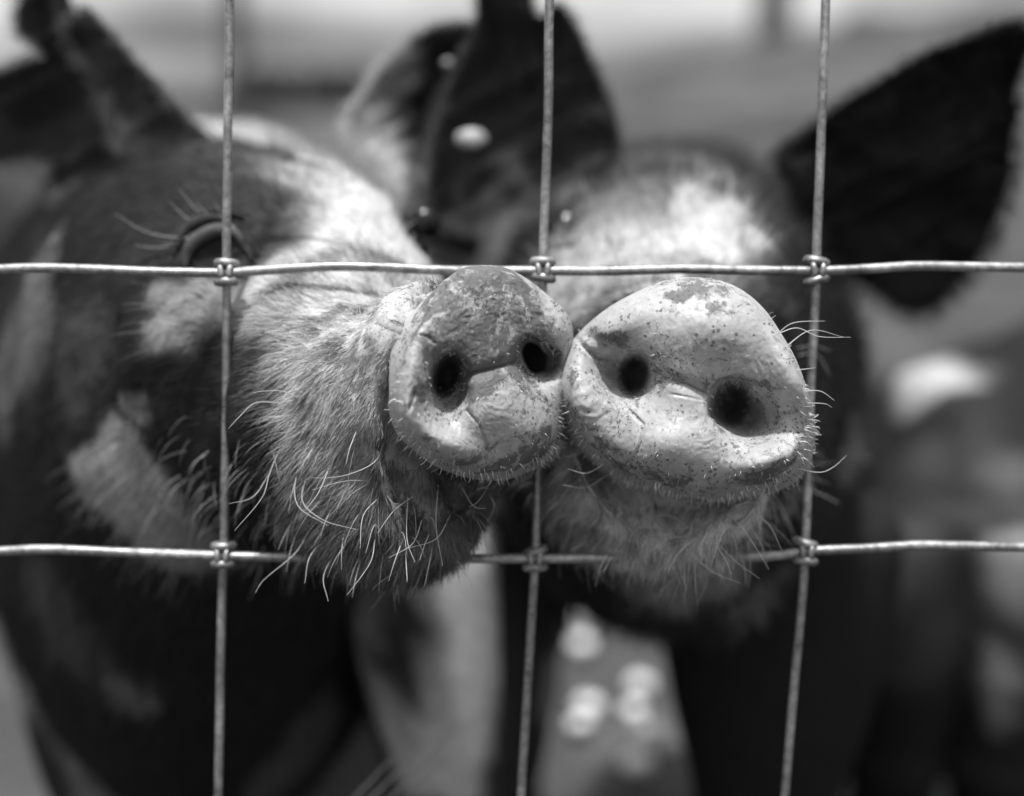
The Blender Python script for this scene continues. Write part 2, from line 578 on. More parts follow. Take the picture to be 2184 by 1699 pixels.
def leg_arrays(x, y, top, r0, r1, lean=(0, 0), n=28):
    """world coordinates; a straight-boned leg with knee, pastern and cloven hoof"""
    hs = np.array([top*1.13, top*1.125, top*1.10, top*1.06, top, top*0.75, top*0.55, top*0.47, top*0.36, top*0.2, top*0.11, 0.035])
    rs = np.array([r0*0.05, r0*0.45, r0*0.85, r0*1.15, r0*1.22, r0, r0*0.72, r0*0.74, r1, r1*0.92, r1*1.12, r1*1.05])
    hh = catmull(np.stack([hs, rs], 1)[:, None, :].repeat(1, 1), 5)[:, 0]
    t = 1 - hh[:, 0] / top
    bend = 0.012 * np.sin(t * math.pi * 1.6)
    pts = np.stack([x + lean[0] * t, y + lean[1] * t - bend, hh[:, 0]], 1)
    V, F = tube_arrays(pts, hh[:, 1], n)
    parts = [(V, F)]
    for s in (-1, 1):
        cx, cy = x + lean[0] + s * r1 * 0.55, y + lean[1] - r1 * 0.35
        q = np.array([[cx, cy, 0.05], [cx, cy, 0.03], [cx, cy - r1*0.2, 0.004], [cx, cy - r1*0.2, -0.012]])
        parts.append(tube_arrays(q, [r1*0.55, r1*0.66, r1*0.74, r1*0.7], 14))
    return join_arrays(parts)

def fur(name, G, Nn, T, krange, count, shade_fn, len_fn, parent, weight=None, down=0.4, lift=0.5, curl=0.22, rad=0.00011, npt=5, droop=0.5, cull=-0.35, seed=1, spread=0.15):
    r = np.random.default_rng(seed)
    k0, k1 = krange
    k1 = min(k1, G.shape[0] - 2)
    A = G[k0:k1, :]; 
    e1 = np.linalg.norm(G[k0+1:k1+1] - A, axis=-1)
    e2 = np.linalg.norm(np.roll(A, -1, 1) - A, axis=-1)
    area = e1 * e2
    nz = Nn[k0:k1]
    view = -np.sum(A * nz, -1) / np.linalg.norm(A, axis=-1)
    area = area * (view > cull)
    if weight is not None: area = area * weight(A)
    # leave out what lies outside the picture by a wide margin
    U = A[..., 0] / A[..., 2] * FO + CU; Vv = -A[..., 1] / A[..., 2] * FO + CV
    area = area * ((U > -250) & (U < 2430) & (Vv > -250) & (Vv < 1950))
    p = area.reshape(-1); p = p / p.sum()
    idx = r.choice(len(p), count, p=p)
    ki = idx // G.shape[1] + k0; ti = idx % G.shape[1]
    a = r.random(count)[:, None]; b = r.random(count)[:, None]
    t2 = (ti + 1) % G.shape[1]
    root = (G[ki, ti] * (1-a) + G[ki+1, ti] * a) * (1-b) + (G[ki, t2] * (1-a) + G[ki+1, t2] * a) * b
    n = Nn[ki, ti]; t = T[ki, ti]
    L = len_fn(root) * (0.6 + 0.7 * r.random(count))
    dvec = np.array([0, -1.0, 0.0])
    flow = t + down * dvec
    flow = flow - n * np.sum(flow * n, -1)[:, None]
    flow /= np.linalg.norm(flow, axis=-1)[:, None] + 1e-9
    cl = np.stack([fbm(root * 110 + 5, 2), fbm(root * 110 + 50, 2), fbm(root * 110 + 90, 2)], -1)
    rnd = r.normal(size=(count, 3))
    d0 = flow * (1 - lift) + n * lift + cl * curl + rnd * spread
    d0 /= np.linalg.norm(d0, axis=-1)[:, None]
    d1 = flow + dvec * droop + cl * curl * 1.5 + rnd * spread * 1.4
    d1 /= np.linalg.norm(d1, axis=-1)[:, None]
    s = np.linspace(0, 1, npt)
    pts = root[:, None] + L[:, None, None] * (d0[:, None] * (s - 0.5 * s**2)[None, :, None] + d1[:, None] * (0.5 * s**2)[None, :, None]) - n[:, None] * 0.0003
    rads = rad * (0.7 + 0.6 * r.random(count))[:, None] * (1 - 0.75 * s**2)[None]
    sh = shade_fn(root) * (0.6 + 0.7 * r.random(count)) * np.clip(0.95 + 0.75 * fbm(root * 160 + 7, 3), 0.3, 1.35)
    return hair_object(name, None, to_world(pts), rads, np.clip(sh, 0.004, 0.85), M_HAIR, parent)

def off_eyes(*cs, r=.0095):
    def f(P):
        w = np.ones(P.shape[:-1])
        for c in cs: w = w * (1 - np.exp(-(np.linalg.norm(P - c, axis=-1) / r)**6))
        return w
    return f
def whiskers(name, lines, parent, rad=0.00020, shade=0.62):
    """lines: list of (view-space control points) drawn as single tapering bristles"""
    k = 12
    P = []
    for c in lines:
        c = np.asarray(c, float)
        s = catmull(c, 10)
        L = np.concatenate([[0], np.cumsum(np.linalg.norm(np.diff(s, axis=0), axis=1))])
        t = np.linspace(0, L[-1], k)
        P.append(np.stack([np.interp(t, L, s[:, j]) for j in range(3)], 1))
    P = np.array(P)
    s = np.linspace(0, 1, k)
    rads = rad * (1 - 0.7 * s**1.5)[None] * np.ones((len(P), 1))
    return hair_object(name, None, to_world(P), rads, np.full(len(P), shade), M_HAIR, parent)

def ear_object(outline, centre, dfun, cup, thick, coatv, parent, fold=None, name='ear', nr=26, nt=180, cup_dir=1.0, rim=1.0, fuzz=6000, fr=1.0):
    """a leaf of cartilage: closed two-sided sheet with a rounded rim. dfun(u,v)->distance"""
    O = spline_closed(outline, nt)
    c = np.array(centre, float)
    rr = np.sin(np.linspace(0.02, 1, nr) * math.pi / 2)
    u = c[0] + rr[:, None] * (O[None, :, 0] - c[0]); v = c[1] + rr[:, None] * (O[None, :, 1] - c[1])
    r2 = rr[:, None] + 0 * u
    P = unp(u, v, dfun(u, v) + cup * (1 - r2**2) * cup_dir + 0.006 * fbm(np.stack([u, v, u*0], -1) / 90.0, 2))
    if fold is not None: P = P + fold(u, v, r2)[..., None] * np.array([0, 0, 1.0])
    # ribs and veins on the inside
    th = np.arctan2(v - c[1], u - c[0])
    P[..., 2] += 0.0045 * fbm(np.stack([(u * .5 + v) / 38.0, (u - v * .5) / 260.0, u*0 + 4], -1), 3)
    T = thick * np.sqrt(np.clip(1 - r2**6, 0, 1)) * rim
    F_, B_ = P.copy(), P.copy()
    F_[..., 2] -= T * 0.5; B_[..., 2] += T * 0.5
    V = np.concatenate([F_.reshape(-1, 3), B_[::-1].reshape(-1, 3)])
    tot = 2 * nr
    # winding: front from centre to rim, then back from rim to centre
    f = grid_faces(tot, nt)
    # orientation of the traced outline decides the winding
    area = 0.5 * np.sum(O[:, 0] * np.roll(O[:, 1], -1) - np.roll(O[:, 0], -1) * O[:, 1])
    if area > 0: f = f[:, ::-1]
    V = np.concatenate([V, F_[:1].mean(1), B_[:1].mean(1)])
    i1 = np.arange(nt); i2 = (i1 + 1) % nt
    c0 = np.stack([np.full(nt, tot * nt), i1, i2], 1); c1 = np.stack([np.full(nt, tot * nt + 1), (tot-1)*nt + i2, (tot-1)*nt + i1], 1)
    if area > 0: c0, c1 = c0[:, ::-1], c1[:, ::-1]
    f = [f, np.concatenate([c0, c1])]
    col = coatv(V) if callable(coatv) else np.full(len(V), coatv)
    z = np.zeros(len(V))
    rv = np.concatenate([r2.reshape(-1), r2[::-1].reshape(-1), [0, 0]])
    col = np.clip(col + 0.22 * sstep(0.955, 0.99, rv) + (0.03 * np.clip(fbm(V * np.array([60, 60, 20]), 3), 0, 1) if name == 'ear' else 0), 0, 1)  # rim coat paler: edge light painted in along with pale rim hair
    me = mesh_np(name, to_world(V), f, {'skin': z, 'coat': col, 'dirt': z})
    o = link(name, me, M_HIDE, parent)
    if fuzz:
        r = np.random.default_rng(len(outline) * 7 + int(c[0]))
        # fringe along the rim and over both faces
        n1 = fuzz
        i = r.integers(0, nt, n1); q = np.sqrt(r.random(n1)) ** 0.6
        kk = np.clip((q * nr).astype(int), 0, nr - 1)
        root = F_[kk, i]
        out = (F_[-1, i] - F_[0, i]); out /= np.linalg.norm(out, axis=1)[:, None]
        d = out * 0.8 + np.array([0, 0, -0.5]) + r.normal(size=(n1, 3)) * 0.35
        d /= np.linalg.norm(d, axis=1)[:, None]
        L = 0.004 + 0.007 * r.random(n1)
        s = np.linspace(0, 1, 4)
        pts = root[:, None] + d[:, None] * (L[:, None] * s[None])[..., None] + np.array([0, -1, 0]) * (L[:, None] * s[None]**2 * 0.3)[..., None]
        rads = 0.00010 * (1 - 0.7 * s)[None] * np.ones((n1, 1))
        cv = coatv(root) if callable(coatv) else np.full(n1, coatv)
        hair_object('ear_fringe', None, to_world(pts), rads, np.clip(((0.030 + 0.12 * (q > .93)) * fr + 0.5 * cv) * (0.6 + r.random(n1)), 0, .8), M_HAIR, o)  # hairs near the rim are paler, painting in the lit edge
    return o

def uv_ball(c, r, sx=1, sy=1, sz=1, n=24):
    a = np.linspace(0.001, math.pi - 0.001, n // 2 + 1)
    t = np.linspace(0, 2*np.pi, n, endpoint=False)
    V = np.stack([np.sin(a)[:, None] * np.cos(t)[None] * sx, np.cos(a)[:, None] * sy + 0 * t[None], np.sin(a)[:, None] * np.sin(t)[None] * sz], -1)
    V = np.asarray(c) + V.reshape(-1, 3) * r
    return V, [grid_faces(n // 2 + 1, n)]

def tube_view(pts, rad, n=12):
    """tube whose control points are view coordinates"""
    s = catmull(np.asarray(pts, float), 8)
    m = len(s)
    rad = np.interp(np.linspace(0, 1, m), np.linspace(0, 1, len(np.atleast_1d(rad))), np.atleast_1d(rad))
    return tube_arrays(to_world(s), rad, n)

def finish_pig(name, label, group, G, ndisc, coat, dirt, skin, legs, base):
    root = empty(name, tuple(base))
    tag(root, label, 'pig', group)
    K = G.shape[0]
    V = to_world(G).reshape(-1, 3)
    F = [grid_faces(K, NT)]
    capc = to_world(G[0].mean(0)); capb = to_world(G[-1].mean(0))
    nb = len(V)
    t = np.arange(NT); t2 = (t + 1) % NT
    F3 = np.concatenate([np.stack([np.full(NT, nb), t, t2], 1), np.stack([np.full(NT, nb + 1), (K-1)*NT + t2, (K-1)*NT + t], 1)])
    V = np.concatenate([V, capc[None], capb[None]])
    att = {'skin': skin, 'coat': coat, 'dirt': dirt}
    A = {k: np.concatenate([a.reshape(-1), [a[0].mean(), a[-1].mean()]]) for k, a in att.items()}
    parts = [(V, [F[0], F3])]
    for lg in legs:
        v, f = leg_arrays(*lg[:5], lean=lg[5])
        parts.append((v, f))
        cv = lg[6](v) if callable(lg[6]) else np.full(len(v), lg[6])
        A['coat'] = np.concatenate([A['coat'], cv])
        A['skin'] = np.concatenate([A['skin'], np.zeros(len(v))])
        A['dirt'] = np.concatenate([A['dirt'], np.zeros(len(v))])
    VV, FF = join_arrays(parts)
    me = mesh_np('body', VV, FF, A)
    link('body', me, M_HIDE, root)
    return root

# ================================================================== pig with the turned snout (photo left)
OUT_A = [(u * .3347 + 805.8, v * .3347 + 530.9) for u, v in [
    (700,107),(630,112),(560,130),(500,170),(440,220),(350,330),(280,450),(225,560),(165,660),(125,800),(105,950),(115,1080),(170,1190),(270,1290),(400,1385),
    (560,1445),(700,1475),(830,1470),(960,1425),(1080,1370),(1165,1290),(1200,1180),(1210,1050),(1215,900),(1225,760),(1235,640),(1245,555),(1235,480),(1180,385),(1070,285),(970,205),(870,145),(785,113)]]
SA = Snout(OUT_A, (1035, 800), 0.465, 0.000108, 0.00000)

def h_A(u, v, r):
    low = sstep(0.25, -0.75, -(v - 800) / 230.0)
    rgt = sstep(0.3, 0.9, (u - 1035) / 180.0)
    h = -2.0 * r**2 - 1.5 * r**5 - 2.5 * sstep(0.955, 1.0, r) - (1.0 + 4.5 * low + 2.0 * rgt) * np.clip((r - 0.72) / 0.28, 0, 1)**2
    h -= (6.0 * low + 1.0) * np.clip((r - 0.87) / 0.13, 0, 1)**1.6
    h += gb(u, v, 1040, 680, 110, 125, 4.2)
    h += gb(u, v, 1072, 868, 88, 78, 5.6)
    h += gb(u, v, 1135, 930, 60, 55, 3.0)
    h += gb(u, v, 878, 810, 22, 115, 3.4, 6)
    h += gb(u, v, 945, 945, 80, 34, 4.0, 30)
    h += gb(u, v, 1198, 690, 28, 50, 2.0)
    h += gb(u, v, 958, 855, 40, 72, -6.0, 14)
    h += gb(u, v, 950, 775, 34, 34, -3.0)
    h += pit(u, v, 951, 802, 26, 44, 32.0, 20, 0.65)
    h += pit(u, v, 962, 826, 36, 56, 12.0, 16, 0.8)
    h += gb(u, v, 1160, 780, 40, 44, -8.0)
    h += pit(u, v, 1132, 758, 23, 40, 28.0, -10, 0.6)
    h += pit(u, v, 1160, 775, 30, 32, 9.0, 10, 0.8)
    h += pit(u, v, 1148, 772, 46, 44, 8.0, 10, 0.9)
    # overhang of the upper pad above the crease
    line = [(945, 758), (975, 785), (1003, 797), (1045, 788), (1090, 775), (1110, 760)]
    h += groove(u, v, line, 3.0, 1.0)
    h += groove(u, v, line, 14.0, 1.8)
    h += groove(u, v, [(992, 872), (1022, 905), (1036, 945), (1040, 975)], 3.0, 0.8)
    h += groove(u, v, [(1106, 790), (1140, 830), (1176, 870)], 4.0, 0.8)
    h += groove(u, v, [(890, 713), (915, 720), (930, 735)], 3.0, 1.0)
    h += groove(u, v, [(870, 880), (880, 850), (884, 832)], 4.0, 1.2)
    q = np.stack([u / 26.0, v / 26.0, u * 0 + 3.3], -1)
    h += 0.30 * fbm(q, 4) * (0.35 + 1.3 * sstep(740, 640, v) * sstep(900, 960, u))
    h += 0.25 * fbm(q * 4.1, 2) * (0.2 + sstep(740, 640, v))
    # fine creases fanning out of the nostril
    ang = np.arctan2(v - 850, u - 985)
    h += 0.07 * np.sin(ang * 30 + 6 * fbm(q * 0.9, 3)) * np.exp(-((np.hypot(u - 985, v - 850) - 95) / 45)**2)
    return h

ya = math.radians(35)
bx, bz = -math.sin(ya), math.cos(ya)
cA = SA.plane(1035.0, 800.0)
def off_ring_A(t, s, dy=0.0):
    """copy of the disc outline carried back along the muzzle axis"""
    def f(E):
        c = E.mean(0)
        return c + (E - c) * s + np.array([bx * t, dy, bz * t])
    return f
def ctrA(t, dx=0, dy=0, dz=0):
    return (cA[0] + bx * t + dx, cA[1] + dy, cA[2] + bz * t + dz)

ringsA = [
    off_ring_A(0.004, 0.998),
    off_ring_A(0.010, 0.86, -0.001),
    ring(*ctrA(0.026, .001, -0.003), 35, 2, .0320, .032, .032, .047),
    ring(*ctrA(0.042, 0.000, -0.008), 35, 4, .036, .037, .033, .060),
    ring(*ctrA(0.062, 0.000, -0.010), 35, 6, .040, .042, .040, .062, 2.2),
    ring(*ctrA(0.090, 0.000, -0.006), 36, 8, .046, .055, .063, .061, 2.3),
    ring(*ctrA(0.125, 0.002, 0.004), 36, 8, .056, .070, .081, .074, 2.4),
    ring(*ctrA(0.160, 0.004, 0.010), 34, 6, .068, .080, .087, .092, 2.4),
    ring(*ctrA(0.200, 0.004, 0.012), 30, 4, .082, .085, .094, .125, 2.3),
    ring(-.155, .000, .720, 25, 0, .100, .085, .130, .190),
    ring(-.170, .000, .860, 20, 0, .150, .125, .166, .260),
    ring(-.250, .040, 1.150, 12, 0, .155, .150, .165, .250),
    ring(-.290, .090, 1.480, 5, 0, .150, .150, .155, .185),
    ring(-.300, .115, 1.640, 5, 0, .080, .080, .090, .100),
    ring(-.300, .120, 1.675, 5, 0, .012, .012, .012, .012),
]
GA, NDA = build_pig_mesh(SA, h_A, ringsA, [8, 9, 9, 12, 14, 16, 16, 14, 12, 12, 10, 10, 8, 6, 4])
def add_feature(G, c, r, amp, k0):
    Nn, _ = grid_normals(G)
    d2 = np.sum((G - c)**2, -1) / (r*r)
    w = amp * np.exp(-d2); w[:k0] = 0
    return G + w[..., None] * Nn

bv = bvh_of(GA)
for (u, v, r, a) in [(450, 540, .020, -.008), (440, 465, .020, .006), (905, 470, .016, -.006), (900, 425, .013, .007), (900, 1055, .012, -.006), (980, 1050, .012, -.006),
                     (330, 700, .035, .010), (893, 655, .0070, .0065), (866, 702, .0068, .0065), (842, 750, .0070, .0055), (840, 680, .006, .0045), (815, 725, .006, .0035), (560, 900, .022, .005), (800, 1040, .018, -.006), (700, 1010, .02, -.003), (650, 640, .03, .003)]:
    GA = add_feature(GA, hit(bv, u, v), r, a, NDA + 8)
# folds of loose skin right behind the disc, broken up round the muzzle
kk = np.arange(GA.shape[0])[:, None]
Nn, Tt = grid_normals(GA)
fold_w = np.exp(-((kk - (NDA + 19)) / 9.0)**2)
fz = fbm(GA * 60, 2)
GA = GA + (0.0016 * np.sin((kk - NDA) * 0.62 + 3.0 * fz) * fold_w)[..., None] * Nn
GA = GA + (0.0022 * fbm(GA * 38, 3) * sstep(NDA + 10, NDA + 40, kk))[..., None] * Nn
NA_, TA_ = grid_normals(GA)
bvA = bvh_of(GA)
def blobsA():
    B = []
    for (u, v, r, val) in [
        (700,400,.028,1.0),(770,450,.030,1.0),(820,520,.032,1.0),(660,370,.016,1.0),(740,370,.020,1.0),(660,660,.030,1.0),(740,700,.035,1.0),(565,640,.015,1.0),(700,570,.02,1.),
        (800,640,.03,1.0),(720,850,.026,1.0),(800,900,.03,.9),(670,790,.018,1.0),(680,950,.018,.9),(620,720,.014,1.0),(720,1080,.026,.42),(850,1120,.03,.34),(650,1140,.018,.4),(950,1130,.03,.3),  # chin blobs kept darker, painting in the shade below the mouth
        (420,650,.015,.75),(370,680,.012,.7),(330,700,.010,.7),(335,620,.008,.6),(300,860,.008,.5),(260,950,.010,.6),(265,1030,.018,.7),(200,1010,.012,.6),(330,1090,.02,.55),(400,1150,.016,.45),
        (60,680,.03,.3),(15,800,.025,.25),(180,760,.02,.08),(120,1330,.03,.12),(15,1450,.025,.2),(275,1480,.012,.3),(560,400,.028,.02),(600,430,.02,.02),(530,330,.03,.04),(620,350,.012,.2),(640,1600,.03,.2),(600,450,.014,.03),(570,380,.022,.03),(530,880,.016,.0),(505,790,.016,.0),(540,980,.014,.0),(600,320,.016,.1),(520,320,.02,.05),(900,420,.012,.6),(590,420,.020,.05),(480,400,.035,.02),(430,520,.035,.02),(560,490,.02,.05),(400,300,.04,.02),
        (440,800,.032,.0),(520,960,.022,.0),(440,980,.028,.0),(350,850,.02,.0),(540,1080,.02,.0),(560,330,.015,.2)]:
        B.append((hit(bvA, u, v), r, val))
    # pale patch over the shoulders
    B.append((np.array([-.13, .165, .84]), .08, .95)); B.append((np.array([-.08, .15, .84]), .06, .9))
    return B
BA = blobsA()
coatA = coat_field(GA, BA, 0.0, 0.006, 60.0)
skinA = np.zeros(GA.shape[:2]); skinA[:NDA + 9] = 1.0
skinA[NDA + 9:NDA + 16] = np.linspace(1, 0, 7)[:, None]
# mud on the upper pad
uA = GA[..., 0] / GA[..., 2] * FO + CU; vA = -GA[..., 1] / GA[..., 2] * FO + CV
def mask3(G, items):
    m = np.zeros(G.shape[:2])
    W = np.stack([fbm(G * 120 + k, 3) for k in (2.0, 31.0, 57.0)], -1)
    for c, r, a in items:
        m += a * np.exp(-np.sum((G + 0.004 * W - c)**2, -1) / (r*r) * 0.8)
    return np.clip(m, 0, 1)
def pm(S, u, v): return S.plane(np.float64(u), np.float64(v))
dirt_shadeA = mask3(GA, [(pm(SA, 1010, 640), .015, 1.0), (pm(SA, 1060, 690), .016, .95), (pm(SA, 1090, 620), .010, .9), (pm(SA, 960, 720), .012, .95), (pm(SA, 1040, 745), .013, .9),
                   (pm(SA, 1040, 580), .008, .9), (pm(SA, 985, 775), .008, 1.0), (pm(SA, 1125, 700), .008, .9), (pm(SA, 1150, 930), .012, .5), (pm(SA, 1160, 990), .012, .6), (pm(SA, 1080, 1030), .009, .75), (pm(SA, 1000, 1015), .008, .7), (pm(SA, 920, 985), .008, .6),
                   (pm(SA, 880, 850), .004, .9), (pm(SA, 955, 800), .012, .6), (pm(SA, 1135, 760), .009, .8)])  # nostril spots: grime plus shade painted inside the pits
dirt_shadeA[NDA + 9:] = 0
wl = lambda P: from_world(P)
pale_leg = lambda v: 0.06 + 0.94 * sstep(-0.45, 0.05, fbm(v * np.array([30, 30, 18]) + 2, 3))
dark_leg = lambda v: np.clip(0.02 + 0.5 * sstep(0.25, 0.5, fbm(v * 14 + 5, 2)), 0, 1)
pigA = finish_pig('pig', 'black and white pig with snout turned sideways, mud across its top', 'pigs at the wire fence',
                  GA, NDA, coatA, dirt_shadeA, skinA,
                  [(-.048, .75, .36, .037, .034, (.030, .03), pale_leg), (-.235, .80, .33, .052, .030, (0, .02), dark_leg),
                   (-.16, 1.42, .34, .060, .028, (0, .02), dark_leg), (-.40, 1.42, .34, .060, .028, (0, .02), 0.03)],
                  (-.22, 1.0, 0.0))

# ================================================================== pig facing the camera (photo right)
OUT_B = [(1470,592),(1415,600),(1350,627),(1300,655),(1258,688),(1225,722),(1203,755),(1187,800),(1182,850),(1195,905),(1222,952),(1257,987),(1300,1015),(1350,1040),
         (1400,1052),(1440,1066),(1490,1073),(1545,1072),(1600,1066),(1655,1050),(1700,1025),(1728,985),(1739,930),(1735,878),(1722,830),(1697,765),(1665,710),(1632,662),(1587,622),(1532,598)]
SB = Snout(OUT_B, (1462, 835), 0.4755, -0.000030, 0.00001)
def h_B(u, v, r):
    low = sstep(0.1, -0.75, -(v - 830) / 240.0)
    lft = sstep(0.35, 0.95, (1462 - u) / 280.0)
    h = -2.5 * r**2 - 2.0 * r**5 - 3.0 * sstep(0.955, 1.0, r) - (1.5 + 8.0 * low + 4.0 * lft) * np.clip((r - 0.68) / 0.32, 0, 1)**2
    h -= (10.0 * low + 3.0 * lft + 0.6) * np.clip((r - 0.85) / 0.15, 0, 1)**1.6
    h += gb(u, v, 1490, 700, 150, 85, 8.0)
    h += gb(u, v, 1425, 955, 110, 72, 9.0)
    h += gb(u, v, 1450, 830, 50, 60, 2.5)
    h += gb(u, v, 1232, 855, 46, 90, 7.0, -10)
    h += gb(u, v, 1645, 985, 85, 40, 10.0, -20)
    h += gb(u, v, 1690, 800, 40, 95, 5.5, -20)
    h += gb(u, v, 1325, 690, 80, 36, 3.0, -35)
    h += gb(u, v, 1318, 792, 72, 44, -12.0, 26)
    h += pit(u, v, 1355, 800, 29, 42, 34.0, 10, 0.65)
    h += pit(u, v, 1336, 808, 48, 46, 9.0, 15, 0.9)
    h += gb(u, v, 1612, 888, 76, 50, -11.0, 24)
    h += pit(u, v, 1556, 858, 38, 50, 38.0, 15, 0.65)
    h += pit(u, v, 1584, 882, 66, 54, 10.0, 25, 0.85)
    h += pit(u, v, 1582, 884, 44, 40, 14.0, 35, 0.7)
    cr = [(1365, 790), (1385, 797), (1420, 806), (1470, 822), (1515, 845), (1535, 850)]
    h += groove(u, v, cr, 2.6, 1.0)
    h += groove(u, v, cr, 14.0, 1.9)
    h += groove(u, v, [(1222, 715), (1250, 745), (1278, 765), (1310, 775)], 4.5, 3.0)
    h += groove(u, v, [(1238, 708), (1290, 735), (1335, 755)], 12.0, 1.8)
    h += groove(u, v, [(1215, 775), (1270, 800), (1330, 850)], 4.0, 0.7)
    h += groove(u, v, [(1330, 862), (1372, 905), (1366, 950), (1350, 985)], 3.0, 1.0)
    h += groove(u, v, [(1470, 985), (1472, 1030), (1472, 1066)], 4.0, 1.3)
    h += groove(u, v, [(1603, 972), (1606, 1010), (1612, 1045)], 3.0, 0.7)
    h += groove(u, v, [(1690, 925), (1715, 922), (1740, 915)], 3.0, 1.5)
    h += groove(u, v, [(1425, 840), (1480, 850), (1530, 862)], 3.0, 0.35)
    q = np.stack([u / 30.0, v / 30.0, u * 0 + 7.7], -1)
    h += 0.20 * fbm(q, 4)
    # diagonal wrinkles on the cheek side of the disc
    w = np.exp(-(((u - 1262) / 75)**2 + ((v - 900) / 95)**2))
    h += 0.35 * w * np.sin((u * 0.75 + v) / 4.6 + 3.5 * fbm(q * 0.8, 2)) * (0.6 + 0.6 * fbm(q * 2 + 4, 2))
    ang = np.arctan2(v - 880, u - 1600)
    h += 0.08 * np.sin(ang * 26 + 6 * fbm(q * 0.9, 3)) * np.exp(-((np.hypot(u - 1600, v - 880) - 95) / 40)**2)
    return h
cB = SB.plane(1462.0, 835.0)
yb = math.radians(-6)
def off_ring_B(t, s, dy=0.0):
    def f(E):
        c = E.mean(0)
        return c + (E - c) * s + np.array([-math.sin(yb) * t * 0.4, dy, t])
    return f
def ctrB(t, dx=0, dy=0):
    return (cB[0] - math.sin(yb) * t * 0.5 + dx, cB[1] + dy, cB[2] + t)
ringsB = [
    off_ring_B(0.004, 0.998),
    off_ring_B(0.009, 0.94, -0.001),
    ring(*ctrB(0.026, -.001, -0.004), -6, 2, .039, .037, .034, .048),
    ring(*ctrB(0.040, -.003, -0.006), -6, 6, .044, .041, .039, .059),
    ring(*ctrB(0.058, -.004, -0.006), -6, 10, .050, .044, .048, .060, 2.2),
    ring(*ctrB(0.085, -.003, 0.000), -6, 14, .057, .052, .062, .066, 2.3),
    ring(*ctrB(0.120, .000, 0.010), -6, 14, .064, .062, .074, .078, 2.4),
    ring(*ctrB(0.160, .002, 0.018), -6, 8, .070, .068, .080, .100, 2.3),
    ring(*ctrB(0.200, .004, 0.018), -6, 4, .080, .080, .088, .130, 2.2),
    ring(.085, .010, .760, -4, 0, .100, .100, .125, .128),
    ring(.110, .010, .880, -3, 0, .095, .100, .135, .135),
    ring(.122, .035, .990, -3, 0, .105, .108, .140, .170),
    ring(.130, .055, 1.100, -3, 0, .100, .105, .135, .160),
    ring(.133, .065, 1.185, -3, 0, .065, .065, .085, .095),
    ring(.134, .070, 1.215, -3, 0, .010, .010, .010, .010),
]
GB, NDB = build_pig_mesh(SB, h_B, ringsB, [8, 7, 9, 12, 14, 16, 16, 14, 12, 12, 10, 10, 8, 6, 4])
bv = bvh_of(GB)
for (u, v, r, a) in [(1200, 485, .013, -.007), (1205, 435, .013, .005), (1740, 500, .014, -.006), (1730, 450, .014, .005),
                     (1420, 1090, .020, -.005), (1560, 1140, .02, .003), (1300, 1100, .02, -.003), (1450, 420, .03, .004)]:
    GB = add_feature(GB, hit(bv, u, v), r, a, NDB + 8)
kk = np.arange(GB.shape[0])[:, None]
Nn, Tt = grid_normals(GB)
GB = GB + (0.0022 * fbm(GB * 38, 3) * sstep(NDB + 10, NDB + 40, kk))[..., None] * Nn
NB_, TB_ = grid_normals(GB)
bvB = bvh_of(GB)
BB = []
for (u, v, r, val) in [
    (1450,540,.030,1.0),(1380,560,.022,.95),(1520,480,.020,1.0),(1510,420,.014,1.0),(1540,390,.010,1.0),(1560,530,.018,.95),(1300,520,.022,.8),(1260,560,.018,.75),
    (1300,440,.022,.36),(1230,400,.016,.28),(1350,410,.014,.34),(1400,470,.014,.35),(1420,390,.016,.22),(1340,350,.02,.15),(1450,340,.016,.22),(1600,420,.022,.08),(1680,440,.022,.04),(1655,490,.016,.08),(1700,560,.016,.04),(1208,487,.0070,.0),(1250,500,.012,.6),(1235,545,.010,.7),
    (1640,560,.014,.12),(1700,560,.02,.03),(1680,620,.02,.03),(1240,640,.020,.9),(1280,620,.016,.9),(1195,545,.014,.65),(1620,640,.014,.1),
    (1250,1120,.025,1.0),(1400,1170,.028,1.0),(1550,1170,.025,1.0),(1180,1100,.02,.55),(1450,1230,.025,.65),(1600,1120,.014,1.0),(1810,960,.018,.9),(1812,1050,.018,.9),(1795,1130,.018,.8),(1750,1200,.018,.7),(1690,1245,.018,.6),(1630,1270,.018,.5),(1560,320,.02,.2),(1720,700,.03,.0)]:
    BB.append((hit(bvB, u, v), r, val))
BB.append((np.array([.11, .145, .86]), .05, .5))
coatB = coat_field(GB, BB, 0.02, 0.006, 60.0)
skinB = np.zeros(GB.shape[:2]); skinB[:NDB + 9] = 1.0
skinB[NDB + 9:NDB + 16] = np.linspace(1, 0, 7)[:, None]
dirt_shadeB = mask3(GB, [(pm(SB, 1480, 605), .008, .9), (pm(SB, 1540, 612), .007, .7), (pm(SB, 1430, 612), .006, .7), (pm(SB, 1270, 720), .006, .8), (pm(SB, 1250, 990), .012, .55),
                   (pm(SB, 1320, 1030), .010, .5), (pm(SB, 1420, 775), .008, .45), (pm(SB, 1600, 1062), .009, .9), (pm(SB, 1680, 1040), .010, .9), (pm(SB, 1520, 1072), .009, .8), (pm(SB, 1430, 1062), .008, .7), (pm(SB, 1350, 1040), .008, .7), (pm(SB, 1200, 900), .008, .6), (pm(SB, 1730, 980), .007, .7), (pm(SB, 1250, 800), .008, .55), (pm(SB, 1300, 745), .006, .7),
                   (pm(SB, 1566, 860), .012, .75), (pm(SB, 1350, 806), .009, .6), (pm(SB, 1640, 890), .009, .35)])  # spots in and beside the nostrils: grime with painted-in hollow shade
dirt_shadeB[NDB + 9:] = 0
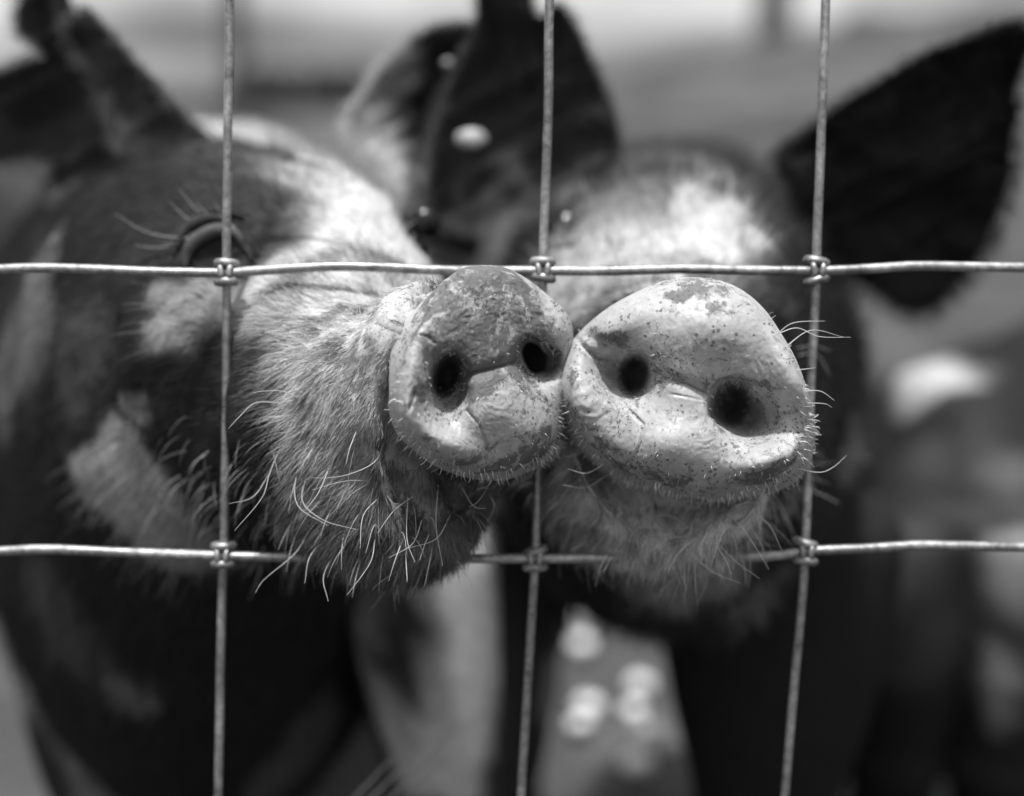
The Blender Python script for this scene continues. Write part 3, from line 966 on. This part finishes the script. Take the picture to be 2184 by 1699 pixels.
pigB = finish_pig('pig', 'black pig with white blaze and large upright ears, round snout pushed straight through', 'pigs at the wire fence',
                  GB, NDB, coatB, dirt_shadeB, skinB,
                  [(-.020, .78, .35, .042, .027, (0.0, .02), dark_leg), (.155, .80, .36, .060, .034, (0, .03), 0.0),
                   (.205, 1.05, .34, .055, .028, (0.0, .02), 0.0), (.015, 1.05, .34, .045, .027, (-.02, .02), 0.0)],
                  (.12, 1.0, 0.0))

# ------------------------------------------------------------------ ears
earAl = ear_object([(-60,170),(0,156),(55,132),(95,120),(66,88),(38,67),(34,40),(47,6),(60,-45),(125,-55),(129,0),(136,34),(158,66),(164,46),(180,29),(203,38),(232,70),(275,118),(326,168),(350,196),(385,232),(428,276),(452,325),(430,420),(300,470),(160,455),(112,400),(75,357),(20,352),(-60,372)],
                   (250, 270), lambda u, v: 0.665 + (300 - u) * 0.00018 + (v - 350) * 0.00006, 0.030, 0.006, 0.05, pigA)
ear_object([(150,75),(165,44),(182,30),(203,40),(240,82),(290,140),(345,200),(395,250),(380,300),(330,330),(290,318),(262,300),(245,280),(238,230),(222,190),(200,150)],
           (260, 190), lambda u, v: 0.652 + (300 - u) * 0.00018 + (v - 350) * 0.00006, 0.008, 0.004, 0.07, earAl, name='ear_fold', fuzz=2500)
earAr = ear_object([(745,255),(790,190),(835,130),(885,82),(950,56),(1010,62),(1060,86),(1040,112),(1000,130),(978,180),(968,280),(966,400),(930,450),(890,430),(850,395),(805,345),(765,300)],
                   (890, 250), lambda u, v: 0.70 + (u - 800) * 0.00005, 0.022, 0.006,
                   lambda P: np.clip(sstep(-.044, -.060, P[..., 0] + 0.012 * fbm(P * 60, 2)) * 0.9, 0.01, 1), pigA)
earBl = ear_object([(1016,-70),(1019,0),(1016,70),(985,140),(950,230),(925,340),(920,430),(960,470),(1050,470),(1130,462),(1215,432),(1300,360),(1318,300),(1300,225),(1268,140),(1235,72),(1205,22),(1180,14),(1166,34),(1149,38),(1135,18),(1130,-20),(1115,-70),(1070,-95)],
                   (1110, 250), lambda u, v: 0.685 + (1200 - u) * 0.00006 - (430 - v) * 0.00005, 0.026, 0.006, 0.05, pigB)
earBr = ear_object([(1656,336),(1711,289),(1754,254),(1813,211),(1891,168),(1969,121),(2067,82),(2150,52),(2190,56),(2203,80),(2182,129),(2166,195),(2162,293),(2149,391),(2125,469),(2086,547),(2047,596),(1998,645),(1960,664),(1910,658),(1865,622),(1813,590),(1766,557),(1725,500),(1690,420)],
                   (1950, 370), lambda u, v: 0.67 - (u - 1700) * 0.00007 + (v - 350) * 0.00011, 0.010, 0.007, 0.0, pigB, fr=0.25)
# pale buttons of the ear tags
for (u, v, d, ru, rv, par) in [(955, 135, .70, 13, 9, earAr), (1005, 296, .672, 34, 22, earBl)]:
    c = unp(u, v, d)
    k = d / FO
    V, F = uv_ball(c, 1.0, ru * k, rv * k, 0.003)
    link('ear_tag', mesh_np('ear_tag', to_world(V), [F[0][:, ::-1]]), M_TAG, par)

# ------------------------------------------------------------------ eyes
def eye(par, bvh, u, v, r, push=0.2):
    c = hit(bvh, u, v)
    c = c + np.array([0, 0, r * (1 - push)])
    V, F = uv_ball(c, r)
    return link('eye', mesh_np('eye', to_world(V), [F[0][:, ::-1]]), M_EYE, par), c
eye(pigA, bvA, 450, 556, .0095, -0.1)
eye(pigA, bvA, 905, 470, .007, 0.5)
eye(pigB, bvB, 1210, 487, .0095, .7)
eye(pigB, bvB, 1745, 500, .007, 0.3)
def strip_on(bvh, pts, lift):
    return [hit(bvh, u, v) + np.array([0, 0, -lift]) for u, v in pts]
def lid(par, bvh, pts, rad, coatv, lift=0.001):
    V, F = tube_view(strip_on(bvh, pts, lift), rad, 12)
    n = len(V)
    link('eyelid', mesh_np('eyelid', V, F, {'skin': np.zeros(n), 'coat': np.full(n, coatv), 'dirt': np.zeros(n)}), M_HIDE, par)
lid(pigA, bvA, [(398,570),(400,545),(412,522),(436,503),(470,491),(500,497),(520,515)], [.0008, .0024, .0028, .0024, .0008], 0.16, .002)
lid(pigA, bvA, [(380,530),(392,500),(415,478),(450,466),(490,468)], [.0008, .0022, .0026, .0020, .0008], 0.06, .001)
lid(pigB, bvB, [(1168,482),(1184,458),(1210,452),(1232,472)], [.0006, .0020, .0022, .0008], 0.12, .004)
lid(pigB, bvB, [(1172,508),(1195,524),(1222,516),(1236,492)], [.0006, .0018, .0018, .0006], 0.4, .003)
lid(pigA, bvA, [(372,545),(376,512),(395,482),(430,458),(480,450),(520,465)], [.0006, .0016, .0020, .0018, .0014, .0006], 0.03, .001)
lid(pigA, bvA, [(500,505),(528,530),(540,560)], [.0006, .0018, .0006], 0.05, .001)

# ------------------------------------------------------------------ fur
def shadeA(P): return 0.018 + 0.46 * np.clip(coat_field(P, BA, 0.0, 0.006, 60.0), 0, 1) ** 1.2
def shadeB(P): return 0.018 + 0.46 * np.clip(coat_field(P, BB, 0.02, 0.006, 60.0), 0, 1) ** 1.2
def lenA(P):
    t = (P[:, 0] - cA[0]) * bx + (P[:, 2] - cA[2]) * bz
    y = P[:, 1] - cA[1]
    L = 0.0035 + 0.0060 * sstep(0.02, 0.07, t) + 0.006 * sstep(0.08, 0.16, t)
    return L + 0.002 * sstep(-0.02, -0.055, y)
def lenB(P):
    t = P[:, 2] - cB[2]
    y = P[:, 1] - cB[1]
    L = 0.0035 + 0.0055 * sstep(0.02, 0.06, t) + 0.007 * sstep(0.07, 0.14, t)
    return L + 0.002 * sstep(-0.025, -0.055, y)
eyesA = off_eyes(hit(bvA, 450, 548), hit(bvA, 905, 470)); eyesB = off_eyes(hit(bvB, 1208, 487), hit(bvB, 1745, 500), r=.0135)
kA_end = NDA + 145; kB_end = NDB + 145
fur('fur', GA, NA_, TA_, (NDA + 13, NDA + 60), 30000, shadeA, lenA, pigA, down=0.5, lift=0.32, droop=0.45, rad=.00010, seed=3, weight=lambda P: 1 - 0.93 * np.exp(-(np.linalg.norm(P - hit(bvA, 862, 695), axis=-1) / .016)**4))
fur('fur', GA, NA_, TA_, (NDA + 60, kA_end), 42000, shadeA, lenA, pigA, down=0.35, lift=0.34, droop=0.35, rad=.00013, seed=4, weight=eyesA)
fur('fur', GB, NB_, TB_, (NDB + 13, NDB + 60), 26000, shadeB, lenB, pigB, down=0.3, lift=0.32, droop=0.3, rad=.00010, seed=5)
fur('fur', GB, NB_, TB_, (NDB + 60, kB_end), 42000, shadeB, lenB, pigB, down=0.1, lift=0.42, droop=0.0, rad=.00014, seed=6, weight=eyesB)
# longer loose bristles under the jaws and cheeks
low = lambda y0: (lambda P: sstep(y0 + 0.015, y0 - 0.015, P[..., 1]))
fur('bristles', GA, NA_, TA_, (NDA + 22, NDA + 92), 420, lambda P: np.full(len(P), .5), lambda P: np.full(len(P), .015), pigA, weight=low(-0.015), down=1.2, lift=0.5, droop=1.0, curl=0.2, rad=.00011, npt=9, seed=8, spread=0.25)
fur('bristles', GB, NB_, TB_, (NDB + 18, NDB + 80), 480, lambda P: np.full(len(P), .45), lambda P: np.full(len(P), .016), pigB, weight=low(-0.022), down=1.0, lift=0.6, droop=0.6, curl=0.3, rad=.00012, npt=9, seed=9, spread=0.3)
# stubble on the nose discs: dense along the lower rim, thin elsewhere
def stubble(G, Nn, T, ND, par, n_rim, n_in, c, seed, keep):
    fur('stubble', G, Nn, T, (int(ND * 0.86), ND + 7), n_rim, lambda P: np.full(len(P), .6), lambda P: np.full(len(P), .0036), par,
        weight=keep, down=0.1, lift=0.95, droop=0.15, curl=0.1, rad=.00013, npt=4, seed=seed, spread=0.16)
    fur('stubble', G, Nn, T, (30, int(ND * 0.88)), n_in, lambda P: np.full(len(P), .6), lambda P: np.full(len(P), .0021), par,
        down=0.1, lift=0.9, droop=0.4, curl=0.2, rad=.00013, npt=4, seed=seed + 1, spread=0.3, cull=0.1)
def specks(G, Nn, T, ND, par, n, seed, wfun):
    r = fur('fine_hairs', G, Nn, T, (12, int(ND * 0.97)), n, lambda P: np.full(len(P), .03), lambda P: np.full(len(P), .0014), par,
        weight=wfun, down=0.2, lift=0.12, droop=0.2, curl=0.9, rad=.00013, npt=3, seed=seed, spread=0.35, cull=0.1)
specks(GA, NA_, TA_, NDA, pigA, 2400, 41, lambda P: 0.05 + sstep(.0, .5, fbm(P * 90, 2)) * sstep(-.035, -.005, P[..., 0]))
specks(GB, NB_, TB_, NDB, pigB, 2800, 43, lambda P: 0.05 + sstep(.0, .5, fbm(P * 80, 2)))
stubble(GA, NA_, TA_, NDA, pigA, 240, 260, cA, 21, lambda P: 0.08 + sstep(0.0, -0.02, P[..., 1] - cA[1]))
stubble(GB, NB_, TB_, NDB, pigB, 460, 420, cB, 31, lambda P: 0.08 + sstep(0.006, -0.016, P[..., 1] - cB[1]))

# traced long whiskers: (u, v) paths; the root lies on the animal, the tip swings free
def wl_lines(bvh, items, default=.52):
    out = []
    for pts, dz in items:
        r = hit(bvh, *pts[0], default)
        n = len(pts)
        out.append([unp(u, v, r[2] + dz * i / (n - 1) - 0.001) for i, (u, v) in enumerate(pts)])
    return out
WA = [
    ([(818,945),(800,985),(745,1012),(695,1020),(660,1019)], -.02), ([(935,1000),(880,1024),(820,1030),(760,1025),(720,1030),(665,1046)], -.02),
    ([(640,850),(600,835),(560,835),(540,838)], -.01), ([(600,860),(545,860),(510,890),(487,915)], -.01),
    ([(600,950),(575,1010),(560,1060),(500,1133)], -.01), ([(635,1000),(628,1050),(640,1085),(700,1122)], -.01), ([(655,1010),(645,1070),(690,1110),(760,1130)], -.01),
    ([(760,920),(745,960),(738,990)], -.01), ([(705,990),(680,1050),(650,1090)], -.01), ([(880,1060),(840,1090),(805,1138)], -.015), ([(810,1060),(775,1100),(768,1170)], -.015),
    ([(870,1060),(868,1150),(885,1200)], -.02), ([(935,1030),(930,1120),(944,1207)], -.02), ([(960,1100),(930,1150),(870,1170)], -.02), ([(900,1110),(880,1160),(830,1190)], -.02),
    ([(660,1130),(630,1180),(560,1240),(545,1265)], -.01), ([(690,1150),(660,1190),(650,1245)], -.01), ([(720,1170),(690,1230),(700,1283)], -.01), ([(800,1150),(790,1200),(740,1270)], -.01),
    ([(865,1180),(868,1230),(868,1242)], -.02), ([(985,1040),(1010,1080),(1038,1085)], -.02), ([(1040,1040),(1020,1070),(1000,1082)], -.02), ([(580,1000),(540,1060),(488,1075)], -.01),
    ([(700,1110),(720,1080),(745,1030)], -.01), ([(770,690),(765,650),(757,690)], 0), ([(820,1160),(800,1120),(780,1180)], -.01), ([(915,1140),(905,1165),(895,1195)], -.02)]
whiskers('whiskers', wl_lines(bvA, WA), pigA, .00017, .5)
LA = []
for q in range(6):
    f = q / 5.0
    x0, y0 = 392 + 110 * f, 515 - 42 * math.sin(f * math.pi * .75)
    L_ = 60 + 55 * rng.random()
    an = math.radians(178 - 50 * f + rng.normal() * 14)
    LA.append(([(x0, y0), (x0 + .5 * L_ * math.cos(an), y0 - .5 * L_ * math.sin(an) + 10), (x0 + L_ * math.cos(an), y0 - L_ * math.sin(an) + 4 * rng.normal())], .0))
LA.append(([(405,508),(355,505),(300,490),(245,455)], .0))
whiskers('eyelashes', wl_lines(bvA, LA, .6), pigA, .00020, .34)
WB = [([(1655,715),(1690,690),(1760,685)], -.005), ([(1660,712),(1700,700),(1745,718),(1815,720)], .0), ([(1675,740),(1730,705),(1800,720)], .01), ([(1690,745),(1740,738),(1772,750)], .0),
      ([(1695,760),(1740,755),(1770,800)], .0), ([(1700,790),(1740,785)], .005), ([(1715,835),(1750,835),(1780,855)], .0), ([(1722,860),(1760,862),(1775,870)], .01),
      ([(1690,1040),(1740,1050),(1792,1075)], .0), ([(1700,1000),(1750,1008),(1780,995),(1805,972)], .01), ([(1560,1100),(1600,1150),(1640,1215)], -.01), ([(1500,1120),(1560,1190),(1620,1235)], -.01),
      ([(1440,1150),(1520,1220),(1580,1245)], -.01), ([(1600,1090),(1640,1120),(1668,1175)], -.005), ([(1650,1060),(1670,1090),(1672,1120)], 0), ([(1520,1150),(1550,1200),(1560,1225)], -.01),
      ([(1290,990),(1250,1010),(1210,1000)], -.01), ([(1300,1010),(1250,1040),(1200,1035)], -.01), ([(1240,960),(1215,975),(1205,972)], -.005)]
whiskers('whiskers', wl_lines(bvB, WB), pigB, .00017, .5)

# ================================================================== other pigs behind
def back_pig(label, pts, radii, squash, coat_items, base, basecoat, legs, ears, hscale=1.0):
    """a whole pig further back: body swept along a world-space spine from snout to rump"""
    spine = catmull(np.asarray(pts, float), 8)
    rad = catmull(np.asarray(radii, float)[:, None], 8)[:, 0]
    m = len(spine)
    T = np.gradient(spine, axis=0); T /= np.linalg.norm(T, axis=1)[:, None]
    N = np.cross(T, [0, 0, 1.0]); N /= np.linalg.norm(N, axis=1)[:, None]
    B = np.cross(N, T)
    a = np.linspace(0, 2*np.pi, 72, endpoint=False)
    V = spine[:, None] + rad[:, None, None] * (np.cos(a)[None, :, None] * N[:, None] + squash * np.sin(a)[None, :, None] * B[:, None])
    V += 0.008 * fbm(V * 14, 3)[..., None] * np.array([1, 1, 1.0]) * (rad > .03)[:, None, None]
    V = V.reshape(-1, 3)
    V2, F = tube_arrays(spine, rad, 72)
    V = np.concatenate([V, spine[:1], spine[-1:]])
    parts = [(V, F)]
    lc = [np.zeros(len(V))]
    for lg in legs:
        v, f = leg_arrays(*lg[:5], lean=(0, .01)); parts.append((v, f)); lc.append(np.full(len(v), lg[5]))
    VV, FF = join_arrays(parts)
    bv = BVHTree.FromPolygons([tuple(p) for p in VV], [tuple(int(i) for i in q) for q in FF[0]])
    items = []
    for c, r, val in coat_items:
        if len(c) == 2:
            d = to_world(unp(c[0], c[1], 1.0)) - ORG
            loc = bv.ray_cast(Vector(ORG), Vector(d / np.linalg.norm(d)))[0]
            if loc is None: continue
            c = tuple(loc)
        items.append((np.array(c), r, val))
    cs = coat_field(VV, items, basecoat, .02, 16)
    cs = np.clip(cs + np.concatenate(lc) * 0.5 + 0.10 * np.clip(fbm(VV * 9, 3) - 0.1, 0, 1), 0, 1)
    root = empty('pig', base); tag(root, label, 'pig')
    n = len(VV); z = np.zeros(n)
    link('body', mesh_np('body', VV, FF, {'skin': z, 'coat': cs, 'dirt': z}), M_HIDE, root)
    for (e0, e1, w, cv) in ears:
        e0, e1 = np.array(e0), np.array(e1)
        s = np.linspace(0, 1, 14); wd = w * np.sin(np.clip(s * 0.92 + .08, 0, 1) * math.pi) ** 0.6
        c = e0 + (e1 - e0) * s[:, None]
        side = np.cross(e1 - e0, [0, 1.0, 0.2]); side /= np.linalg.norm(side)
        nn = np.cross(e1 - e0, side); nn /= np.linalg.norm(nn)
        aa = np.linspace(0, 2*np.pi, 24, endpoint=False)
        W = c[:, None] + wd[:, None, None] * (np.cos(aa)[None, :, None] * side + 0.10 * np.sin(aa)[None, :, None] * nn + 0.25 * (np.cos(aa)**2)[None, :, None] * nn)
        k = len(W.reshape(-1, 3)); zz = np.zeros(k)
        link('ear', mesh_np('ear', W.reshape(-1, 3), grid_faces(14, 24), {'skin': zz, 'coat': np.full(k, cv), 'dirt': zz}), M_HIDE, root)
    for e in (-1, 1):
        i = 12
        c = spine[i] + N[i] * rad[i] * 0.82 * e + B[i] * rad[i] * 0.45
        Vb, Fb = uv_ball(c, .009)
        link('eye', mesh_np('eye', Vb, Fb), M_EYE, root)
    return root

back_pig('dark pig with pale patches along its back, sideways behind the right-hand ear',
         [(1.29,1.01,.28),(1.26,1.02,.31),(1.19,1.03,.35),(1.08,1.05,.37),(.90,1.09,.31),(.68,1.12,.27),(.45,1.10,.27),(.30,1.07,.29),(.255,1.06,.30)],
         [.022,.034,.058,.085,.130,.165,.170,.12,.02], 1.05,
         [((1890,800),.022,.9),((1950,790),.026,1.0),((2020,800),.022,.9),((2140,1010),.018,.2),((2165,1240),.026,.4),((2110,1440),.020,.7),((2125,1520),.016,.5),((1960,1000),.02,.03)], (.8, 1.08, 0), .0,
         [(.36,.98,.30,.06,.03,.02),(.285,.98,.30,.05,.03,.0),(1.0,1.0,.30,.055,.03,.0),(1.0,1.14,.30,.055,.03,.0)],
         [((1.12,.99,.44),(1.15,.93,.50),.04,.0),((1.12,1.11,.44),(1.15,1.09,.52),.04,.0)])
back_pig('black pig standing broadside in the shade behind the left pig',
         [(.10,1.62,.20),(.06,1.64,.24),(-.02,1.68,.30),(-.12,1.72,.36),(-.30,1.78,.38),(-.60,1.85,.38),(-.85,1.9,.38),(-.98,1.92,.36),(-1.0,1.92,.36)],
         [.022,.036,.06,.085,.13,.155,.15,.09,.02], 1.15, [((-.1,1.6,.3),.06,.3)], (-.5, 1.85, 0), .02,
         [(-.22,1.70,.30,.055,.03,.03),(-.22,1.86,.30,.055,.03,.02),(-.82,1.82,.32,.06,.03,.02),(-.82,1.96,.32,.06,.03,.02)],
         [((-.08,1.66,.44),(-.05,1.58,.50),.045,.02),((-.10,1.76,.44),(-.07,1.72,.52),.045,.02)])

# ================================================================== woven wire fence
def fence():
    root = empty('wire_fence', tuple(to_world(unp(1150, 1700, .527)) * np.array([1, 1, 0])))
    tag(root, 'galvanised woven wire fence with knotted square openings in front of the pigs', 'fence')
    dz = lambda v: 0.497 + 0.030 * (v / 1699.0)
    R1 = .0016
    def wire(path, rad, seed):
        P = np.array([unp(u, v, dz(v) + (o if False else 0)) for u, v in path for o in [0]])
        S = catmull(P, 14)
        r = np.random.default_rng(seed)
        S = S + 0.00025 * np.stack([fbm(S * 30 + seed, 2), fbm(S * 30 + seed + 9, 2), fbm(S * 30 + seed + 5, 2)], -1)
        V, F = tube_arrays(to_world(S), rad, 16)
        link('wire', mesh_np('wire', V, F), M_WIRE, root)
    ver = [[(500,-1500),(494,-600),(489,0),(487,300),(484,560),(484,620),(482,900),(478,1160),(474,1260),(466,1699),(450,2300),(430,3100)],
           [(1190,-1500),(1178,-600),(1172,0),(1168,250),(1158,560),(1157,620),(1150,900),(1142,1180),(1136,1290),(1112,1699),(1080,2300),(1040,3100)],
           [(1800,-1500),(1776,-600),(1762,0),(1752,280),(1742,560),(1740,620),(1726,900),(1718,1160),(1712,1260),(1673,1699),(1630,2300),(1570,3100)],
           [(-190,-1500),(-190,0),(-195,600),(-200,1190),(-205,1699),(-215,3100)],
           [(2440,-1500),(2400,0),(2370,600),(2340,1190),(2310,1699),(2240,3100)]]
    hor = [[(-900,590),(-400,585),(-60,580),(0,575),(90,572),(200,575),(330,580),(484,582),(560,577),(700,569),(800,570),(950,577),(1157,578),(1300,578),(1450,574),(1600,577),(1741,578),(1850,574),(1950,568),(2100,570),(2250,572),(2700,575),(3100,575)],
           [(-900,1190),(-60,1180),(0,1176),(100,1172),(250,1178),(474,1186),(600,1189),(850,1191),(1142,1192),(1400,1190),(1650,1186),(1718,1176),(1850,1170),(1950,1164),(2100,1166),(2250,1168),(3100,1170)],
           [(-900,-40),(500,-45),(1170,-50),(1760,-48),(3100,-50)],
           [(-900,1830),(470,1835),(1110,1840),(1670,1835),(3100,1830)]]
    for i, p in enumerate(ver): wire([(u, v) for u, v in p], R1, i)
    for i, p in enumerate(hor):
        P = np.array([unp(u, v, dz(v) - 0.0012) for u, v in p])
        S = catmull(P, 14)
        V, F = tube_arrays(to_world(S), .00175, 16)
        link('wire', mesh_np('wire', V, F), M_WIRE, root)
    def at_x(path, v):
        a = np.array(path, float); return np.interp(v, a[:, 1], a[:, 0])
    def at_y(path, u):
        a = np.array(path, float); return np.interp(u, a[:, 0], a[:, 1])
    n = 0
    for vp in ver[:3]:
        for hp in hor[:2]:
            v = at_y(hp, at_x(vp, 600 if hp is hor[0] else 1190)); u = at_x(vp, v)
            d = dz(v)
            c = unp(u, v, d)
            parts = []
            rr = np.random.default_rng(n); n += 1
            # two wraps of soft wire round the stay, one above and one below the line wire
            for s, off in ((1, .0030), (-1, .0036)):
                t = np.linspace(0, 2*np.pi * 1.0, 40)
                tilt = rr.normal() * 0.2; off = off + rr.normal() * .0003
                x = .0033 * np.cos(t); z = .0030 * np.sin(t)
                y = s * off + tilt * x + 0.0006 * np.sin(t / 2)
                ring_ = c + np.stack([x, y, z], -1)
                parts.append(tube_arrays(to_world(ring_), .00155, 12))
            # the legs of the knot that cross the line wire
            for xo in (-.0017, .0017):
                q = c + np.array([[xo, .0032, -.0016], [xo, .0012, -.0034], [xo * .8, -.0014, -.0034], [xo, -.0034, -.0016]])
                parts.append(tube_arrays(to_world(catmull(q, 6)), .00115, 10))
            V, F = join_arrays(parts)
            link('knot', mesh_np('knot', V, F), M_WIRE, root)
fence()

# ================================================================== far things
M_WOOD = simple_mat("weathered_wood", 0.06, 0.85, 0.3, 12, 0.4, 0.01)
def post(label, x, y, h, r, name='wooden_post', flare=1.0):
    z0 = 0
    pts = np.array([[x, y, -0.3], [x, y, 0.4], [x + .01, y, h * .6], [x + .02, y, h]])
    V, F = tube_arrays(catmull(pts, 6), np.linspace(r * flare, r, 19), 16)
    o = link(name, mesh_np(name, V, F), M_WOOD)
    return tag(o, label, 'post')
w = to_world(unp(507, 190, 16.0)); post('dark wooden post rising out of the far pasture on the left', w[0], w[1], 4.2, .11)
w = to_world(unp(1650, 40, 26.0)); post('dark wooden pole on the skyline above the right-hand pig', w[0], w[1], 6.5, .22, flare=2.0)

def hedge(name, label, x0, x1, y, z, h, n, seed):
    r = np.random.default_rng(seed)
    # leafy clumps: many small faces through the hedge's volume
    c = np.stack([r.uniform(x0, x1, n), y + r.normal(size=n) * 0.4, z + np.abs(r.normal(size=n)) * h * 0.5], 1)
    c[:, 2] += 0.15 * h * fbm(c * 0.8, 2)
    a = r.normal(size=(n, 3, 3)) * 0.09
    V = (c[:, None] + a).reshape(-1, 3); f = np.arange(3 * n).reshape(-1, 3)
    o = link(name, mesh_np(name, V, f, smooth=False), simple_mat(name + "_leaf", 0.035, 0.8))
    return tag(o, label, 'hedge')
a = to_world(unp(500, 185, 22)); b = to_world(unp(800, 185, 22))
hedge('hedge', 'low dark hedge along the far edge of the pasture, left of the upright ears', a[0], b[0], a[1], a[2] - .28, .35, 9000, 3)
a = to_world(unp(1800, 55, 40)); b = to_world(unp(2300, 55, 40))
hedge('hedge', 'dark hedge on the crest of the hill at the far right', a[0], b[0], a[1], a[2] - .35, .5, 9000, 4)

# pale balls added as the round glints on wet ground between the legs
M_GLINT = simple_mat("glint_white", 0.75, 0.1, 1.0)
for (u, v, rad, where) in [
        (1365, 1475, .014, 'pale ball added as a glint in the mud, farthest of the right-hand column between the legs'),
        (1352, 1530, .012, 'pale ball added as a glint in the mud, second from the top of the right-hand column'),
        (1377, 1580, .014, 'pale ball added as a glint in the mud, third from the top of the right-hand column'),
        (1358, 1645, .015, 'pale ball added as a glint in the mud, nearest of all between the legs'),
        (1256, 1520, .014, 'pale ball added as a glint in the mud, larger of the two beside the dark left foreleg'),
        (1238, 1560, .011, 'pale ball added as a glint in the mud, smaller of the two beside the dark left foreleg'),
        (1243, 1330, .015, 'pale ball added as a glint high in the gap between the legs, farthest one'),
        (1240, 1390, .014, 'pale ball added as a glint high in the gap between the legs, just below the farthest')]:
    d = np.array([(u - CU) / FO, -(v - CV) / FO, 1.0])
    wd = to_world(d) - ORG
    p = ORG + wd * (-CAM_H / wd[2])
    V, F = uv_ball((p[0], p[1], p[2] + .008), rad, 1.0, 0.9, 0.7, 20)
    V = V + 0.0015 * fbm(V * 120, 2)[:, None]
    tag(link('glint_ball', mesh_np('glint_ball', V, F), M_GLINT), where, 'glint_ball', 'balls added as round glints on the mud')

# dry grass stalks leaning across the bottom of the picture
M_STALK = simple_mat("dry_stalk", 0.22, 0.7)
def stalk(pts, rad, label):
    V, F = tube_view([unp(*p) for p in pts], [rad, rad * .8, rad * .3], 8)
    o = link('grass_stalk', mesh_np('grass_stalk', V, F), M_STALK)
    tag(o, label, 'grass', 'dry stalks crossing the bottom edge')
for i, (a, b) in enumerate([((700, 1760), (870, 1580)), ((730, 1760), (905, 1590)), ((775, 1760), (960, 1570)), ((800, 1770), (930, 1630))]):
    m_ = ((a[0] + b[0]) / 2 - 4, (a[1] + b[1]) / 2 + 6)
    stalk([(*a, .60), (*m_, .605), (*b, .61)], .0008, ('dry grass stalk at the bottom edge, leftmost of the four', 'dry grass stalk at the bottom edge, second from the left of the four', 'dry grass stalk at the bottom edge, longest of the four', 'dry grass stalk at the bottom edge, rightmost and shortest of the four')[i])
